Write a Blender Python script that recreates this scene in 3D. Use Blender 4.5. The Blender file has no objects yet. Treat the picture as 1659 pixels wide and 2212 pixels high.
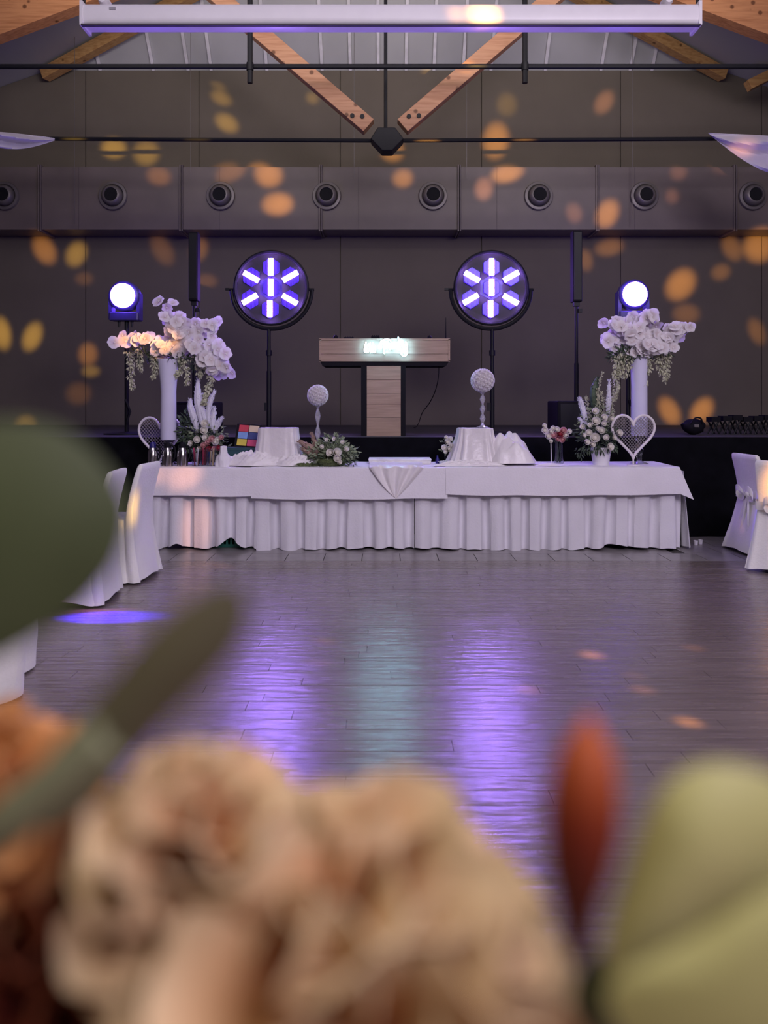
import bpy, math, random
from mathutils import Vector, Matrix, Euler
R = random.Random(7)
PI = math.pi
SC = bpy.context.scene
COL = SC.collection

# ---------------------------------------------------------------- camera
W, H, FPX = 1659.0, 2212.0, 1661.0     # focal length in pixels of a 1659x2212 frame
CAMZ, HOR = 1.33, 870.0                # eye height and the horizon's row
cam_d = bpy.data.cameras.new('camera'); cam = bpy.data.objects.new('camera', cam_d); COL.objects.link(cam)
cam.location = (0, 0, CAMZ); cam.rotation_euler = (PI/2, 0, 0)
cam_d.sensor_fit = 'VERTICAL'; cam_d.sensor_height = 36.0; cam_d.sensor_width = 27.0
cam_d.lens = FPX/H*36.0
cam_d.shift_y = -(H/2-HOR)/H
cam_d.clip_start = 0.02; cam_d.clip_end = 60
cam_d.dof.use_dof = True; cam_d.dof.focus_distance = 7.4; cam_d.dof.aperture_fstop = 2.9
SC.camera = cam

# ---------------------------------------------------------------- world, exposure
w = bpy.data.worlds.new('world'); SC.world = w; w.use_nodes = True
bg = w.node_tree.nodes['Background']; bg.inputs[0].default_value = (0.5, 0.45, 0.55, 1); bg.inputs[1].default_value = 0.05
SC.view_settings.view_transform = 'Standard'; SC.view_settings.look = 'None'
SC.view_settings.exposure = 0.0; SC.view_settings.gamma = 1.0; SC.view_settings.use_curve_mapping = False

def P(px, py, D):
    return Vector(((px-829.5)*D/FPX, D, CAMZ-(py-HOR)*D/FPX))

# ---------------------------------------------------------------- room lights
def area(name, loc, target, size, power, color, spread=180):
    d = bpy.data.lights.new(name, 'AREA'); d.shape = 'RECTANGLE'; d.size, d.size_y = size
    d.energy = power; d.color = color; d.spread = math.radians(spread)
    o = bpy.data.objects.new(name, d); COL.objects.link(o); o.location = loc
    o.rotation_euler = (Vector(target)-Vector(loc)).to_track_quat('-Z', 'Y').to_euler()
    return o
area('hall_light', (3.4, -2.2, 4.8), (0.3, 7.5, 1.0), (4, 1.6), 370, (0.93, 0.81, 1.0))
area('ceiling_lamp', (0, 2.0, 5.4), (0, 3.6, 0.6), (6, 3), 110, (0.97, 0.9, 1.0))
area('roof_fill_light', (0, 7.4, 5.6), (0, 9.9, 7.8), (8, 1.0), 110, (1.0, 0.92, 0.85), 150)  # unseen fill added to brighten the roof lining and timbers
area('flower_fill_light', (-0.5, -0.3, 2.6), (0.0, 0.25, 1.2), (0.7, 0.7), 9.5, (1.0, 0.86, 0.64))  # unseen warm lamp added to brighten the near flowers

def spot(name, loc, target, width, height, roll, power, color, blend=0.75, radius=0.05):
    d = bpy.data.lights.new(name, 'SPOT'); loc = Vector(loc); tgt = Vector(target)
    L = (tgt-loc).length
    half = math.atan(0.5*max(width, height)/L)
    d.spot_size = max(2*half, math.radians(1.0)); d.spot_blend = blend; d.energy = power; d.color = color
    d.shadow_soft_size = radius
    o = bpy.data.objects.new(name, d); COL.objects.link(o); o.location = loc
    q = (tgt-loc).to_track_quat('-Z', 'Y')
    o.rotation_mode = 'QUATERNION'
    o.rotation_quaternion = q @ Euler((0, 0, roll)).to_quaternion()
    m = max(width, height); o.scale = (width/m, height/m, 1)
    return o

# party light effects: a moving-flower projector under the roof in front of the stage throws orange petals
SRC = Vector((1.9, 2.5, 2.8)); SRC2 = Vector((-3.0, 2.5, 2.9))     # second source added so the left wall beams clear the orchids
ORG, YEL, PNK = (1.0, 0.42, 0.08), (1.0, 0.58, 0.09), (1.0, 0.42, 0.2)
# px, py, distance, width px, height px, tilt (deg, + leans right), strength, colour
PETALS = [
 (478,212,11.9,44,30,20,.55,YEL),(472,186,11.9,34,18,20,.3,YEL),(490,266,11.9,50,38,30,.75,YEL),(675,212,11.9,28,26,0,.4,YEL),
 (1305,221,11.9,38,54,35,.55,PNK),(1095,226,11.9,46,50,0,.25,YEL),(1071,304,11.9,58,78,10,1.0,ORG),(933,160,11.9,46,26,0,.4,YEL),
 (246,320,11.9,56,44,0,.75,YEL),(316,330,11.9,48,58,20,.8,YEL),(500,370,11.42,70,40,-35,.45,ORG),(580,376,11.42,58,58,10,1.1,ORG),
 (600,441,11.42,64,50,-15,1.1,ORG),(343,380,11.42,46,42,0,.5,ORG),(846,324,11.9,54,50,20,.9,ORG),(870,385,11.42,46,40,-20,.6,ORG),
 (1096,374,11.42,74,40,-15,.85,ORG),(1045,408,11.42,40,50,10,.5,PNK),(1312,462,11.42,48,66,25,.8,ORG),(1240,460,11.42,36,46,-20,.25,PNK),
 (1466,372,11.42,38,36,0,.22,PNK),(1452,424,11.42,30,34,-20,.2,PNK),(96,540,11.9,46,68,-30,.6,ORG),(165,549,11.9,44,58,25,.6,YEL),
 (351,541,11.9,40,70,-25,.3,ORG),(430,540,11.9,34,54,15,.45,ORG),(445,607,11.9,46,32,0,.25,ORG),(1265,562,11.9,32,50,-10,.3,ORG),
 (1316,535,11.9,64,38,-10,.35,ORG),(1470,615,11.9,58,76,35,.95,ORG),(1640,533,11.9,66,70,10,.95,ORG),(1581,536,11.9,40,62,-25,.4,ORG),
 (1557,588,11.9,42,36,-30,.35,ORG),(1482,678,11.9,58,46,0,.3,ORG),(4,720,11.9,38,74,-10,.8,YEL),(70,727,11.9,40,66,20,.75,YEL),
 (1635,716,11.9,34,62,-20,.35,ORG),(190,765,11.9,42,50,0,.45,ORG),(196,802,11.9,40,26,0,.35,YEL),(170,850,11.9,56,50,0,.15,ORG),
 (1446,888,11.9,42,66,-28,.85,ORG),(1516,888,11.9,42,66,32,.95,ORG),(55,920,11.9,46,44,0,.6,YEL),(182,602,11.9,40,30,0,.15,ORG),
 (1035,31,6.3,66,50,0,.42,ORG),(975,30,6.3,40,34,0,.08,ORG),(1600,322,9.4,60,46,-30,.16,PNK),
 (335,1026,6.88,46,44,0,.10,PNK),(400,1028,6.88,62,62,0,.13,PNK),(432,1130,6.88,56,130,0,.09,PNK),
 (285,733,7.25,56,56,0,.4,ORG),(338,746,7.25,48,48,0,.45,ORG),(1680,1040,6.0,60,76,0,.22,ORG),(303,1090,5.6,34,70,15,.25,YEL),
]
for px, py, D, wd, ht, tilt, s, c in PETALS:
    t = P(px, py, D); k = D/FPX*1.25; src = SRC2 if (px < 260 and D > 11.5) else SRC
    spot('petal_beam', src, t, wd*k, ht*k, -math.radians(tilt), s*9500, c, 1.0)
for px, py, wd, s, c in [(1278,1415,62,.5,ORG),(700,1385,40,.25,PNK),(690,1432,40,.15,ORG),(1140,1490,46,.3,PNK),(1388,1490,50,.25,PNK),
                         (1487,1560,60,.5,ORG),(1500,1400,40,.2,ORG),(475,1222,60,.3,ORG),(440,1270,60,.12,YEL),(1370,1460,40,.12,PNK)]:
    D = CAMZ*FPX/(py-HOR); t = P(px, py, D); k = D/FPX
    spot('petal_beam', SRC, t, wd*k, wd*k*.8, .6, s*3200, c, 1.0)
# blue lamp beyond the left edge lights the floor; chair spots are added, unseen
def blue_spot(src, px, py, D, wd, ht, power):  # added spots that tint the chair covers blue
    k = D/FPX
    spot('blue_beam', src, P(px, py, D), wd*k, ht*k, 0, power, (0.06, 0.02, 1.0), 0.5, 0.02)
spot('blue_beam', (-3.3, 4.72, 0.32), P(222, 1333, 4.77), .30, .13, 0, 7000, (0.05, 0.01, 1.0), .35, .02)
spot('blue_beam', (-3.3, 4.72, 0.32), P(215, 1322, 4.9), .2, .1, 0, 500, (1.0, 0.25, .9), .8, .02)
blue_spot((-0.6, 6.3, 2.0), 262, 1050, 5.45, 34, 70, 60)
blue_spot((0.3, 6.0, 2.2), 300, 1050, 5.6, 26, 80, 60)
blue_spot((0.9, 5.2, 2.3), 1616, 1090, 6.55, 34, 200, 420)

# ---------------------------------------------------------------- materials
def mat(name, col, rough=.6, metal=0, noise=.12, nscale=8, bump=0, bscale=40, emit=None, es=0, alpha=1, trans=0, spec=.5,
        stretch=(1, 1, 1), sheen=0, coat=0, sss=0):
    m = bpy.data.materials.new(name); m.use_nodes = True; nt = m.node_tree; b = nt.nodes['Principled BSDF']
    b.inputs['Roughness'].default_value = rough; b.inputs['Metallic'].default_value = metal
    b.inputs['Specular IOR Level'].default_value = spec
    if trans: b.inputs['Transmission Weight'].default_value = trans; b.inputs['IOR'].default_value = 1.45
    if sheen: b.inputs['Sheen Weight'].default_value = sheen
    if coat: b.inputs['Coat Weight'].default_value = coat
    if alpha < 1: b.inputs['Alpha'].default_value = alpha
    if emit:
        b.inputs['Emission Color'].default_value = (*emit, 1); b.inputs['Emission Strength'].default_value = es
    tc = nt.nodes.new('ShaderNodeTexCoord'); mp = nt.nodes.new('ShaderNodeMapping'); mp.inputs['Scale'].default_value = stretch
    nt.links.new(tc.outputs['Object'], mp.inputs[0])
    n = nt.nodes.new('ShaderNodeTexNoise'); n.inputs['Scale'].default_value = nscale; n.inputs['Detail'].default_value = 4
    nt.links.new(mp.outputs[0], n.inputs['Vector'])
    cr = nt.nodes.new('ShaderNodeValToRGB'); cr.color_ramp.elements[0].position = .3; cr.color_ramp.elements[1].position = .7
    cr.color_ramp.elements[0].color = (*[c*(1-noise) for c in col], 1); cr.color_ramp.elements[1].color = (*[min(1, c*(1+noise)) for c in col], 1)
    nt.links.new(n.outputs[0], cr.inputs[0]); nt.links.new(cr.outputs[0], b.inputs['Base Color'])
    if bump:
        n2 = nt.nodes.new('ShaderNodeTexNoise'); n2.inputs['Scale'].default_value = bscale; nt.links.new(mp.outputs[0], n2.inputs['Vector'])
        bp = nt.nodes.new('ShaderNodeBump'); bp.inputs['Strength'].default_value = bump; bp.inputs['Distance'].default_value = .01
        nt.links.new(n2.outputs[0], bp.inputs['Height']); nt.links.new(bp.outputs[0], b.inputs['Normal'])
    return m

def wood(name, col, dark, axis=0, scale=3.0, rough=.55, knots=True):
    m = bpy.data.materials.new(name); m.use_nodes = True; nt = m.node_tree; b = nt.nodes['Principled BSDF']
    b.inputs['Roughness'].default_value = rough
    tc = nt.nodes.new('ShaderNodeTexCoord'); mp = nt.nodes.new('ShaderNodeMapping')
    s = [14, 14, 14]; s[axis] = 1.0; mp.inputs['Scale'].default_value = s
    nt.links.new(tc.outputs['Object'], mp.inputs[0])
    n = nt.nodes.new('ShaderNodeTexNoise'); n.inputs['Scale'].default_value = scale; n.inputs['Detail'].default_value = 5
    nt.links.new(mp.outputs[0], n.inputs['Vector'])
    cr = nt.nodes.new('ShaderNodeValToRGB'); cr.color_ramp.elements[0].color = (*dark, 1); cr.color_ramp.elements[1].color = (*col, 1)
    cr.color_ramp.elements[0].position = .3; cr.color_ramp.elements[1].position = .6
    nt.links.new(n.outputs[0], cr.inputs[0]); out = cr.outputs[0]
    if knots:
        v = nt.nodes.new('ShaderNodeTexVoronoi'); v.inputs['Scale'].default_value = 5.0; nt.links.new(tc.outputs['Object'], v.inputs['Vector'])
        k = nt.nodes.new('ShaderNodeValToRGB'); k.color_ramp.elements[0].position = .10; k.color_ramp.elements[1].position = .17
        k.color_ramp.elements[0].color = (1, 1, 1, 1); k.color_ramp.elements[1].color = (0, 0, 0, 1)
        nt.links.new(v.outputs['Distance'], k.inputs[0])
        mx = nt.nodes.new('ShaderNodeMix'); mx.data_type = 'RGBA'; nt.links.new(k.outputs[0], mx.inputs[0])
        nt.links.new(out, mx.inputs[6]); mx.inputs[7].default_value = (dark[0]*.4, dark[1]*.35, dark[2]*.3, 1); out = mx.outputs[2]
    nt.links.new(out, b.inputs['Base Color'])
    return m

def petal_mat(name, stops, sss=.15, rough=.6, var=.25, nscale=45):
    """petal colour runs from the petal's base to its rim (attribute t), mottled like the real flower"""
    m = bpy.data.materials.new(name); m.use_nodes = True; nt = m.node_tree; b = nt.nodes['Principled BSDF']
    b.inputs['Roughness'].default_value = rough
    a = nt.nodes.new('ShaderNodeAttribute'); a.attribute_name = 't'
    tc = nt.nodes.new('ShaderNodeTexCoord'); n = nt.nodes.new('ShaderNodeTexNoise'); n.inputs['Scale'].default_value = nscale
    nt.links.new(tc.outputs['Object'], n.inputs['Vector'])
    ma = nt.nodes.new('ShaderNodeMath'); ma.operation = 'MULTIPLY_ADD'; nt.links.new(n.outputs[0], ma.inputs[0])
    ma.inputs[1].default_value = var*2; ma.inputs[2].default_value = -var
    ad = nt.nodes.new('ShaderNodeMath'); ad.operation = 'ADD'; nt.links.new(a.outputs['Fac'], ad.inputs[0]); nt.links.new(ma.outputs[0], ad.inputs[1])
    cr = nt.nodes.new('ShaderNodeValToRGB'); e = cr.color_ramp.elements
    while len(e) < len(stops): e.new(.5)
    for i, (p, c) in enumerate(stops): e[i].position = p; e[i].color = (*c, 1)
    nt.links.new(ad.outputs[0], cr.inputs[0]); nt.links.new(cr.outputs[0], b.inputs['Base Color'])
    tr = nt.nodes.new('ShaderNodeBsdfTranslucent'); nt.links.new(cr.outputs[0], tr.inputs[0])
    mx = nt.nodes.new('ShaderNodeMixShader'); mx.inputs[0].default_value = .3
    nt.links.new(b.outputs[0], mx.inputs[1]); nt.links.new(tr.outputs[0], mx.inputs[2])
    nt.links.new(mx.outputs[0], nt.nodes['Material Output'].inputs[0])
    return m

def cloth_mat(name, col, rough=.75, fold=0, sheen=.3, bump=.25):
    m = mat(name, col, rough, noise=.04, nscale=3, bump=bump, bscale=60, sheen=sheen)
    return m

M = dict(
 wall=mat('wall_paint', (.155, .132, .102), .85, noise=.06, nscale=1.5, bump=.1, bscale=30),
 side_wall=mat('side_wall_paint', (.13, .11, .105), .85, noise=.06, nscale=1.5),
 duct=mat('duct_sheet', (.18, .148, .132), .45, noise=.1, nscale=2, bump=.08, bscale=10),
 duct_edge=mat('duct_flange', (.13, .105, .105), .5),
 nozzle=mat('nozzle_metal', (.2, .18, .175), .4, .3),
 hole=mat('nozzle_hole', (.006, .006, .008), .9),
 roof=mat('roof_lining', (.46, .46, .46), .45, noise=.08, nscale=1.2, stretch=(1, .15, 1)),
 seam=mat('roof_seam', (.75, .73, .76), .5),
 glulam=wood('glulam_timber', (.52, .23, .10), (.36, .14, .055), axis=0, scale=2.5),
 webwood=wood('strut_timber', (.50, .26, .15), (.38, .17, .09), axis=0, scale=2.5),
 hipwood=wood('hip_timber', (.62, .36, .14), (.44, .22, .07), axis=0, scale=2.5),
 black=mat('black_metal', (.008, .008, .012), .5, .0, spec=.3),
 blackmat=mat('black_plastic', (.007, .006, .011), .75, spec=.2),
 drapeblack=mat('black_molton', (.004, .004, .006), .95, spec=.1, noise=.3),
 stage=mat('stage_deck', (.045, .04, .038), .7),
 screen=mat('screen_housing', (.85, .82, .85), .35, noise=.02),
 cloth=cloth_mat('white_tablecloth', (.80, .77, .83)),
 skirt=cloth_mat('white_skirt', (.74, .72, .78)),
 cover=cloth_mat('chair_cover_fabric', (.80, .78, .76)),
 satin=mat('ivory_satin', (.80, .76, .78), .33, noise=.05, nscale=4, bump=.5, bscale=22, sheen=.4),
 swag=cloth_mat('voile', (.72, .68, .80), .6),
 tile=mat('floor_tile', (.24, .22, .225), .28, noise=.15, nscale=6),
 grout=mat('grout', (.07, .065, .06), .8),
 boothwood=wood('booth_oak', (.42, .29, .22), (.32, .215, .165), axis=0, scale=3, knots=False),
 chrome=mat('chrome', (.8, .78, .8), .12, 1, noise=.03),
 steel=mat('brushed_steel', (.62, .6, .62), .18, 1, noise=.05),
 glass=mat('clear_glass', (.9, .93, .98), .03, trans=1, noise=0),
 crystal=mat('crystal', (.88, .86, .93), .08, trans=.75, noise=.02),
 vase=mat('white_opal_glass', (.70, .68, .88), .18, noise=.02, coat=.5),
 orchid=petal_mat('orchid_petals', [(0, (.72, .62, .62)), (.5, (.88, .83, .86)), (1, (.90, .87, .91))], var=.1),
 orchid_heart=mat('orchid_heart', (.55, .5, .28), .6),
 leafd=mat('dark_leaves', (.055, .085, .05), .55, noise=.5, nscale=30),
 leafm=mat('grey_green_leaves', (.26, .31, .20), .6, noise=.4, nscale=30),
 leafp=mat('pale_amaranth', (.50, .50, .36), .7, noise=.3, nscale=40),
 rosew=petal_mat('cream_rose', [(0, (.68, .58, .42)), (.4, (.88, .84, .76)), (1, (.92, .90, .86))], var=.1),
 rosep=petal_mat('pink_rose', [(0, (.6, .2, .2)), (1, (.8, .5, .52))], var=.2),
 rosered=petal_mat('red_rose', [(0, (.3, .01, .02)), (1, (.42, .05, .08))], var=.1),
 feather=mat('white_feather_grass', (.72, .70, .82), .8, noise=.1, bump=.6, bscale=120),
 dry=mat('dried_grass', (.36, .24, .20), .8, noise=.2),
 moss=mat('moss', (.10, .13, .05), .95, noise=.5, nscale=80, bump=1, bscale=150),
 whitepaint=mat('white_paint', (.8, .75, .78), .45, noise=.03),
 pot=mat('white_pot', (.78, .76, .80), .4, noise=.03),
 wicker=mat('wicker', (.30, .27, .28), .7),
 red=mat('red_print', (.55, .03, .07), .5), cream=mat('cream_print', (.65, .52, .35), .5), sky=mat('sky_print', (.2, .35, .7), .5),
 navy=mat('navy_print', (.03, .05, .22), .5), yellow=mat('yellow_print', (.65, .52, .06), .5), rosepr=mat('rose_print', (.65, .06, .17), .5),
 teal=mat('teal_card', (.02, .07, .08), .6), greenbox=mat('green_crate_plastic', (.01, .12, .085), .5),
 bluecap=mat('blue_lid', (.02, .015, .16), .4), jam=mat('red_jelly', (.25, .03, .04), .3), pencil=mat('wood_pencil', (.6, .42, .24), .6),
 neon=mat('neon_tube', (.8, 1, 1), .3, noise=0, emit=(.34, .78, 1.0), es=95),
 bar=mat('lit_led_bar', (.8, .8, 1), .3, noise=0, emit=(.36, .18, 1.0), es=170),
 lens=mat('lit_lens', (.006, .003, .04), .3, noise=.0, emit=(.10, .03, 1.0), es=1.0),
 dish=mat('lamp_dish', (.05, .042, .055), .6),
 beam=mat('lit_wash_lens', (.8, .8, 1), .3, noise=0, emit=(.24, .12, 1.0), es=60),
 lampbody=mat('lamp_body', (.04, .03, .12), .35),
 leafA=mat('eucalyptus_leaf', (.052, .068, .024), .6, noise=.25, nscale=16),
 leafB=mat('olive_leaf', (.07, .062, .03), .6, noise=.12, nscale=25),
 stemB=mat('grey_green_stem', (.17, .18, .10), .6, noise=.12, nscale=25),
 paper=mat('white_paper', (.8, .78, .78), .7),
)
# lens cells of the lamps: fine vertical ribs in the lit lens
def lens_ribs(m):
    nt = m.node_tree; b = nt.nodes['Principled BSDF']
    tc = nt.nodes.new('ShaderNodeTexCoord'); wv = nt.nodes.new('ShaderNodeTexWave'); wv.inputs['Scale'].default_value = 22; wv.inputs['Distortion'].default_value = 1.5
    nt.links.new(tc.outputs['Object'], wv.inputs['Vector'])
    ma = nt.nodes.new('ShaderNodeMath'); ma.operation = 'POWER'; nt.links.new(wv.outputs['Fac'], ma.inputs[0]); ma.inputs[1].default_value = 3
    mb = nt.nodes.new('ShaderNodeMath'); mb.operation = 'MULTIPLY_ADD'; nt.links.new(ma.outputs[0], mb.inputs[0]); mb.inputs[1].default_value = 1.6; mb.inputs[2].default_value = .45
    nt.links.new(mb.outputs[0], b.inputs['Emission Strength'])
lens_ribs(M['lens'])

# polished dance-floor boards: satin lacquer, colour differs from board to board
def plank_mat():
    m = bpy.data.materials.new('lacquered_boards'); m.use_nodes = True; nt = m.node_tree; b = nt.nodes['Principled BSDF']
    oi = nt.nodes.new('ShaderNodeObjectInfo')
    tc = nt.nodes.new('ShaderNodeTexCoord'); mp = nt.nodes.new('ShaderNodeMapping'); mp.inputs['Scale'].default_value = (.8, 16, 1)
    geo = nt.nodes.new('ShaderNodeNewGeometry'); nt.links.new(geo.outputs['Position'], mp.inputs[0])
    n = nt.nodes.new('ShaderNodeTexNoise'); n.inputs['Scale'].default_value = 3; n.inputs['Detail'].default_value = 5; nt.links.new(mp.outputs[0], n.inputs['Vector'])
    ad = nt.nodes.new('ShaderNodeMath'); ad.operation = 'MULTIPLY_ADD'; nt.links.new(oi.outputs['Random'], ad.inputs[0]); ad.inputs[1].default_value = .2
    nt.links.new(n.outputs[0], ad.inputs[2])
    cr = nt.nodes.new('ShaderNodeValToRGB'); cr.color_ramp.elements[0].position = .35; cr.color_ramp.elements[1].position = 1.0
    cr.color_ramp.elements[0].color = (.13, .105, .10, 1); cr.color_ramp.elements[1].color = (.21, .17, .16, 1)
    nt.links.new(ad.outputs[0], cr.inputs[0]); nt.links.new(cr.outputs[0], b.inputs['Base Color'])
    b.inputs['Specular IOR Level'].default_value = .9
    rr = nt.nodes.new('ShaderNodeMapRange'); nt.links.new(n.outputs[0], rr.inputs[0]); rr.inputs[3].default_value = .22; rr.inputs[4].default_value = .31
    nt.links.new(rr.outputs[0], b.inputs['Roughness'])
    mp2 = nt.nodes.new('ShaderNodeMapping'); mp2.inputs['Scale'].default_value = (1.2, 9, 1); nt.links.new(geo.outputs['Position'], mp2.inputs[0])
    n2 = nt.nodes.new('ShaderNodeTexNoise'); n2.inputs['Scale'].default_value = 3; n2.inputs['Detail'].default_value = 3; nt.links.new(mp2.outputs[0], n2.inputs['Vector'])
    bp = nt.nodes.new('ShaderNodeBump'); bp.inputs['Strength'].default_value = .8; bp.inputs['Distance'].default_value = .006
    nt.links.new(n2.outputs[0], bp.inputs['Height']); nt.links.new(bp.outputs[0], b.inputs['Normal'])
    return m
M['plank'] = plank_mat()

# ---------------------------------------------------------------- mesh helpers
def tag(o, label=None, cat=None, group=None, kind=None):
    if label: o['label'] = label
    if cat: o['category'] = cat
    if group: o['group'] = group
    if kind: o['kind'] = kind
    return o
def thing(name, loc, label, cat, group=None):
    o = bpy.data.objects.new(name, None); o.empty_display_size = .05; COL.objects.link(o); o.location = Vector(loc)
    return tag(o, label, cat, group)
def wloc(o):
    v = Vector((0, 0, 0))
    while o is not None: v = v+o.location; o = o.parent
    return v
def link(name, me, parent=None, loc=None, rot=None, scale=None):
    o = bpy.data.objects.new(name, me); COL.objects.link(o)
    if parent is not None: o.parent = parent
    if loc is not None: o.location = Vector(loc)-wloc(parent) if parent is not None else Vector(loc)
    if rot is not None:
        if isinstance(rot, Matrix): o.rotation_euler = rot.to_euler()
        else: o.rotation_euler = rot
    if scale is not None: o.scale = scale if hasattr(scale, '__len__') else (scale,)*3
    return o

class MB:
    def __init__(s): s.v = []; s.f = []; s.t = []
    def add(s, vs, fs, ts=None):
        n = len(s.v); s.v += [tuple(v) for v in vs]; s.f += [tuple(i+n for i in f) for f in fs]
        s.t += list(ts) if ts else [0.5]*len(vs); return s
    def box(s, c, d, rot=None):
        c = Vector(c); hx, hy, hz = d[0]/2, d[1]/2, d[2]/2
        vs = [Vector((x, y, z)) for x in (-hx, hx) for y in (-hy, hy) for z in (-hz, hz)]
        if rot is not None:
            m = rot if isinstance(rot, Matrix) else Euler(rot).to_matrix(); vs = [m @ v for v in vs]
        return s.add([v+c for v in vs], [(0, 1, 3, 2), (4, 6, 7, 5), (0, 4, 5, 1), (2, 3, 7, 6), (0, 2, 6, 4), (1, 5, 7, 3)])
    def bbox(s, a, b):
        a = Vector(a); b = Vector(b); return s.box((a+b)/2, b-a)
    def beam(s, a, b, wd, dp, up=(0, 1, 0)):
        """rectangular bar from a to b; wd across 'up', dp along 'up'"""
        a = Vector(a); b = Vector(b); d = (b-a); L = d.length; x = d.normalized(); y = Vector(up); z = x.cross(y).normalized(); y = z.cross(x).normalized()
        m = Matrix((x, y, z)).transposed(); return s.box((a+b)/2, (L, dp, wd), m)
    def tube(s, pts, r, n=8, cap=True, ts=None):
        pts = [Vector(p) for p in pts]; rr = r if hasattr(r, '__len__') else [r]*len(pts)
        rings = []; prev = None
        for i, p in enumerate(pts):
            d = (pts[min(i+1, len(pts)-1)]-pts[max(i-1, 0)]).normalized()
            if prev is None:
                a = Vector((0, 0, 1)) if abs(d.z) < .9 else Vector((1, 0, 0)); u = d.cross(a).normalized()
            else:
                u = (prev-d*prev.dot(d)); u = u.normalized() if u.length > 1e-6 else d.orthogonal().normalized()
            prev = u; v = d.cross(u)
            rings.append([p+(u*math.cos(2*PI*k/n)+v*math.sin(2*PI*k/n))*rr[i] for k in range(n)])
        vs = [q for g in rings for q in g]; fs = []
        for i in range(len(pts)-1):
            for k in range(n): fs.append((i*n+k, i*n+(k+1) % n, (i+1)*n+(k+1) % n, (i+1)*n+k))
        if cap: fs.append(tuple(range(n-1, -1, -1))); fs.append(tuple((len(pts)-1)*n+k for k in range(n)))
        tt = None
        if ts: tt = [ts[i] for i in range(len(pts)) for _ in range(n)]
        return s.add(vs, fs, tt)
    def lathe(s, prof, c, n=24, axis='z', mod=None):
        """prof: (radius, height) pairs"""
        c = Vector(c); vs = []; fs = []
        for i, (r, h) in enumerate(prof):
            for k in range(n):
                a = 2*PI*k/n; rk = r*(mod(a, i, h) if mod else 1)
                if axis == 'z': vs.append(c+Vector((rk*math.cos(a), rk*math.sin(a), h)))
                else: vs.append(c+Vector((rk*math.cos(a), h, rk*math.sin(a))))
        for i in range(len(prof)-1):
            for k in range(n): fs.append((i*n+k, i*n+(k+1) % n, (i+1)*n+(k+1) % n, (i+1)*n+k))
        fs.append(tuple(range(n-1, -1, -1))); fs.append(tuple((len(prof)-1)*n+k for k in range(n)))
        return s.add(vs, fs)
    def grid(s, fn, nu, nv, tfn=None, back=None, flip=False):
        """fn(u,v)->Vector, u,v in 0..1; back = thickness vector function or float along normal"""
        P0 = [[Vector(fn(i/nu, j/nv)) for j in range(nv+1)] for i in range(nu+1)]
        vs = [p for row in P0 for p in row]; idx = lambda i, j: i*(nv+1)+j
        fs = [(idx(i, j), idx(i+1, j), idx(i+1, j+1), idx(i, j+1)) for i in range(nu) for j in range(nv)]
        ts = [tfn(i/nu, j/nv) if tfn else .5 for i in range(nu+1) for j in range(nv+1)]
        if back:
            N = len(vs); bk = []
            for i in range(nu+1):
                for j in range(nv+1):
                    a = P0[min(i+1, nu)][j]-P0[max(i-1, 0)][j]; b = P0[i][min(j+1, nv)]-P0[i][max(j-1, 0)][:] if False else P0[i][min(j+1, nv)]-P0[i][max(j-1, 0)]
                    nn = a.cross(b); nn = nn.normalized() if nn.length > 1e-12 else Vector((0, 0, 1))
                    bk.append(P0[i][j]-nn*back)
            vs += bk; ts += ts
            fs += [(N+idx(i, j), N+idx(i, j+1), N+idx(i+1, j+1), N+idx(i+1, j)) for i in range(nu) for j in range(nv)]
            for i in range(nu):
                fs.append((idx(i+1, 0), idx(i, 0), N+idx(i, 0), N+idx(i+1, 0))); fs.append((idx(i, nv), idx(i+1, nv), N+idx(i+1, nv), N+idx(i, nv)))
            for j in range(nv):
                fs.append((idx(0, j), idx(0, j+1), N+idx(0, j+1), N+idx(0, j))); fs.append((idx(nu, j+1), idx(nu, j), N+idx(nu, j), N+idx(nu, j+1)))
        return s.add(vs, fs, ts)
    def sphere(s, c, r, nu=12, nv=8, fn=None):
        c = Vector(c); rr = r if hasattr(r, '__len__') else (r, r, r); vs = [c+Vector((0, 0, -rr[2]))]; fs = []
        for j in range(1, nv):
            ph = -PI/2+PI*j/nv
            for k in range(nu):
                a = 2*PI*k/nu; d = Vector((math.cos(ph)*math.cos(a), math.cos(ph)*math.sin(a), math.sin(ph))); q = fn(d) if fn else 1
                vs.append(c+Vector((d.x*rr[0], d.y*rr[1], d.z*rr[2]))*q)
        vs.append(c+Vector((0, 0, rr[2]))); top = len(vs)-1
        for k in range(nu): fs.append((0, 1+(k+1) % nu, 1+k)); fs.append((top, 1+(nv-2)*nu+k, 1+(nv-2)*nu+(k+1) % nu))
        for j in range(nv-2):
            for k in range(nu): a = 1+j*nu; fs.append((a+k, a+(k+1) % nu, a+nu+(k+1) % nu, a+nu+k))
        return s.add(vs, fs)
    def prism(s, pts, y0, y1):
        """polygon in x,z extruded along y"""
        n = len(pts); vs = [Vector((p[0], y0, p[1])) for p in pts]+[Vector((p[0], y1, p[1])) for p in pts]
        return s.add(vs, [tuple(range(n)), tuple(range(2*n-1, n-1, -1))]+[(i, n+i, n+(i+1) % n, (i+1) % n) for i in range(n)])
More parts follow.
